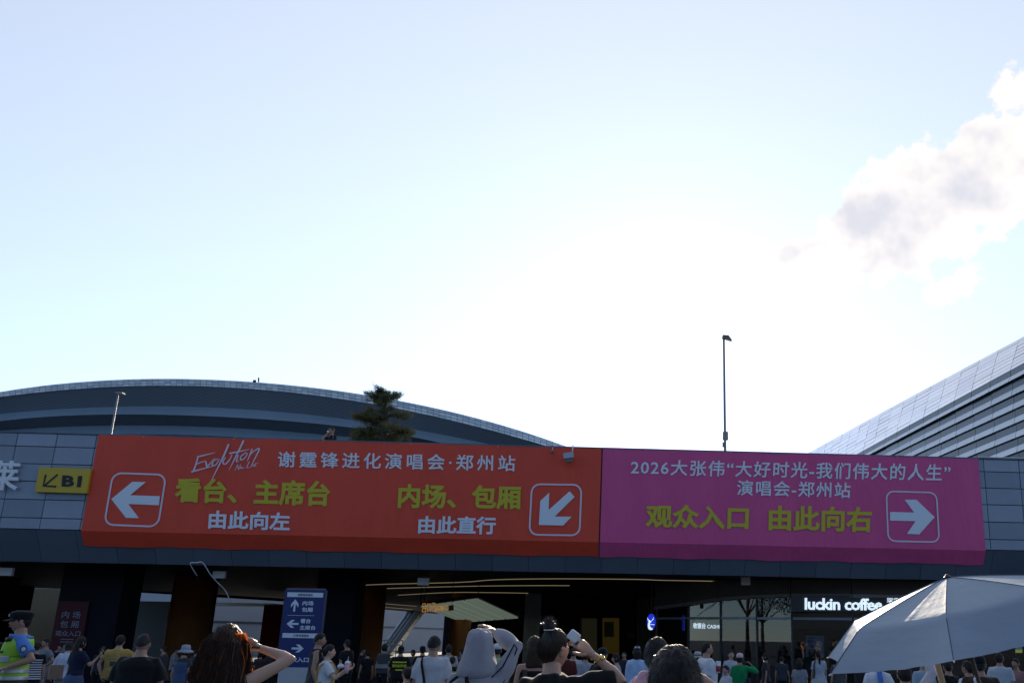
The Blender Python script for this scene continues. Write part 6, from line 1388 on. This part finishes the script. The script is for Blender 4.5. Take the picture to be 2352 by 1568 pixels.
# ---- more of the crowd in the shade of the hall
for (px, py, Y, face, fem, c, hs, label) in (
    (62, 1484, 27, 170, False, (.05, .05, .06), 'short', 'person in charcoal shirt below the tan wall'), (235, 1486, 25, 20, True, (.03, .03, .05), 'bob', 'woman in black against the dark pier right of the phone holder'),
    (452, 1490, 26, -30, False, (.06, .06, .07), 'short', 'person in dark tee just right of the bucket hat'), (600, 1496, 25, 10, True, (.05, .03, .03), 'bob', 'woman in dark top below the red cloth drape'),
    (622, 1492, 28, 170, False, (.04, .04, .05), 'crop', 'man in dark tee right under the red cloth drape'), (833, 1487, 27, -80, False, (.02, .02, .025), 'short', 'man in black facing right by the bronze column'),
    (950, 1492, 26, 150, True, (.08, .07, .07), 'bob', 'woman in dark grey facing the hall beside the guards'), (1062, 1490, 25, 60, False, (.06, .05, .05), 'short', 'person in brownish tee left of the hood in the hall'),
    (1434, 1496, 24, 160, False, (.03, .03, .035), 'short', 'man in black behind the grey tee woman by the yellow panel'), (1758, 1500, 23, 80, True, (.05, .04, .04), 'bob', 'woman in dark top before the shop glass right of the green top'),
    (1795, 1506, 25, -20, False, (.04, .045, .06), 'short', 'person in navy tee before the shop glass near the small lamp'), (1925, 1503, 21, 10, False, (.07, .07, .08), 'short', 'person in grey tee left of the umbrella edge')):
    p = Person(px, py, Y, face, label, skin='b', female=fem); p.arm(1, up=(.2, .15, -1), fore=(.1, .4, -1)); p.build_body(); p.top(cloth(c)); p.hair(M_hair, hs, .016); p.finish(BLK)
# ------------------------------------------------------------------ umbrella
UM = empty('umbrella', (1.2993, 3.2684, 0), 0, 'large grey blue umbrella with a sunlit patch at the lower right', 'umbrella'); A_ = Vector((1.2993, 3.2684, 1.9216)); nx = Vector((-.26, -.0423, 1)).normalized()
e1 = Vector((0, 1, 0)).cross(nx).normalized(); e2 = nx.cross(e1); NR = 7; PH = -2.051; r1_, h1_, r2_, h2_ = .4128, .0927, .5685, .2125
def um(a, r_, h_): return A_+e1*(r_*math.cos(a))+e2*(r_*math.sin(a))-nx*h_-UM.location
M_umb = mat('umbrella_cloth', (.36, .43, .51), .6, var=.06, vscale=6, bump=.22, bscale=9, stretch=(1, 1, 3), trans=.16, spec=.25)
def rib_prof(t):                        # t 0..1 from apex to bend, 1..2 to the rim
    if t <= 1: return r1_*t, h1_*(t**1.18)
    q = t-1; return r1_+(r2_-r1_)*q, h1_+(h2_-h1_)*(q**1.0)
for k in range(NR):
    a0, a1 = PH+2*math.pi*k/NR, PH+2*math.pi*(k+1)/NR; mb = MB(); vs = []; nu, nv = 16, 22
    for i in range(nv+1):
        t = 2*i/nv; r_, h_ = rib_prof(t)
        for j in range(nu+1):
            u = j/nu; p0, p1 = um(a0, r_, h_), um(a1, r_, h_); pt = p0.lerp(p1, u); sag = 4*u*(1-u)
            pt = pt-nx*(.010*sag*min(1, t))+(A_-UM.location-nx*.3-pt)*(.10*sag*max(0, t-1))
            wr = .0014*math.sin(38*u+1.5*t+k)*min(1, t)*max(0, 1.4-t)+.0009*math.sin(71*u-2*t)*min(1, t)*sag+.0011*math.sin(21*u+3*t)*max(0, t-1)*sag; pt = pt+nx*wr
            vs.append(pt)
    fs = [(i*(nu+1)+j, (i+1)*(nu+1)+j, (i+1)*(nu+1)+j+1, i*(nu+1)+j+1) for i in range(nv) for j in range(nu)]
    mb.add(vs, fs); mb.build('canopy_panel', M_umb, UM, smooth=True)
    mb = MB(); pts = [um(a0, *rib_prof(t))-nx*.006 for t in np.linspace(.05, 2, 14)]; mb.tube(pts, .0022, 5); mb.tube([um(a0, r1_, h1_)-nx*.006, A_-UM.location-nx*.22], .002, 5); mb.build('rib', M_steel, UM)
    mb = MB(); mb.tube([um(a0, *rib_prof(t))+nx*.001 for t in np.linspace(.03, 2, 16)], .0016, 5); mb.build('seam', mat('umbrella_seam', (.07, .09, .13), .7), UM)
    mb = MB(); mb.tube([um(a0, r2_*.995, h2_), um(a0, r2_*1.012, h2_+.004)], [.003, .002], 6); mb.build('rib_tip', M_white, UM)
hand = A_-nx*.86
mb = MB(); mb.tube([A_-UM.location+nx*.012, hand-UM.location], .0075, 10); mb.build('shaft', mat('shaft_brown', (.10, .07, .05), .4, metal=.3), UM, smooth=True)
mb = MB(); mb.tube([hand+nx*.10-UM.location, hand-nx*.02-UM.location], .014, 10); mb.build('handle', M_black, UM, smooth=True)
mb = MB(); mb.lathe(A_-UM.location, [(.014, 0), (.014, .004), (.006, .008), (.003, .012)], 12, nx.to_track_quat('Z', 'Y').to_matrix()); mb.build('ferrule', M_black, UM)
p = Person(2300, 1600, 2.85, 8, 'short person under the grey umbrella, only the hand on the shaft near the frame', H=1.42, skin='a', female=True); p.root.location = (hand.x+.02, hand.y-.22, 0); hl = inv(p.root, hand+nx*.03)
p.arm(1, wrist=hl+Vector((.02, -.06, -.03)), pole=(.6, -.6, -1), palm=(-.6, .6, 0), curl=1.2); p.arm(-1); p.build_body(); p.top(WHT); p.hair(M_hair, 'bob'); p.finish(DEN)
# tan wooden pole standing in the crowd under the umbrella
a, b = at(2146, 1500, 8.0), at(2167, 1575, 8.0); d = (b-a); k = (0-a.z)/d.z; foot = a+d*k; tip = a-d*.15
mb = MB(); mb.tube([(0, 0, 0), tip-foot], .028, 12); o = mb.build('wooden_pole', mat('tan_wood', (.36, .21, .10), .6, var=.15, vscale=5, stretch=(8, 8, .5)), loc=foot, smooth=True); tag(o, 'tan wooden pole leaning in the crowd under the umbrella', 'pole')
mb = MB(); mb.lathe((0, 0, 0), [(.16, 0), (.16, .03), (.05, .05)], 20); mb.build('foot_plate', M_black, o)
flush_people()
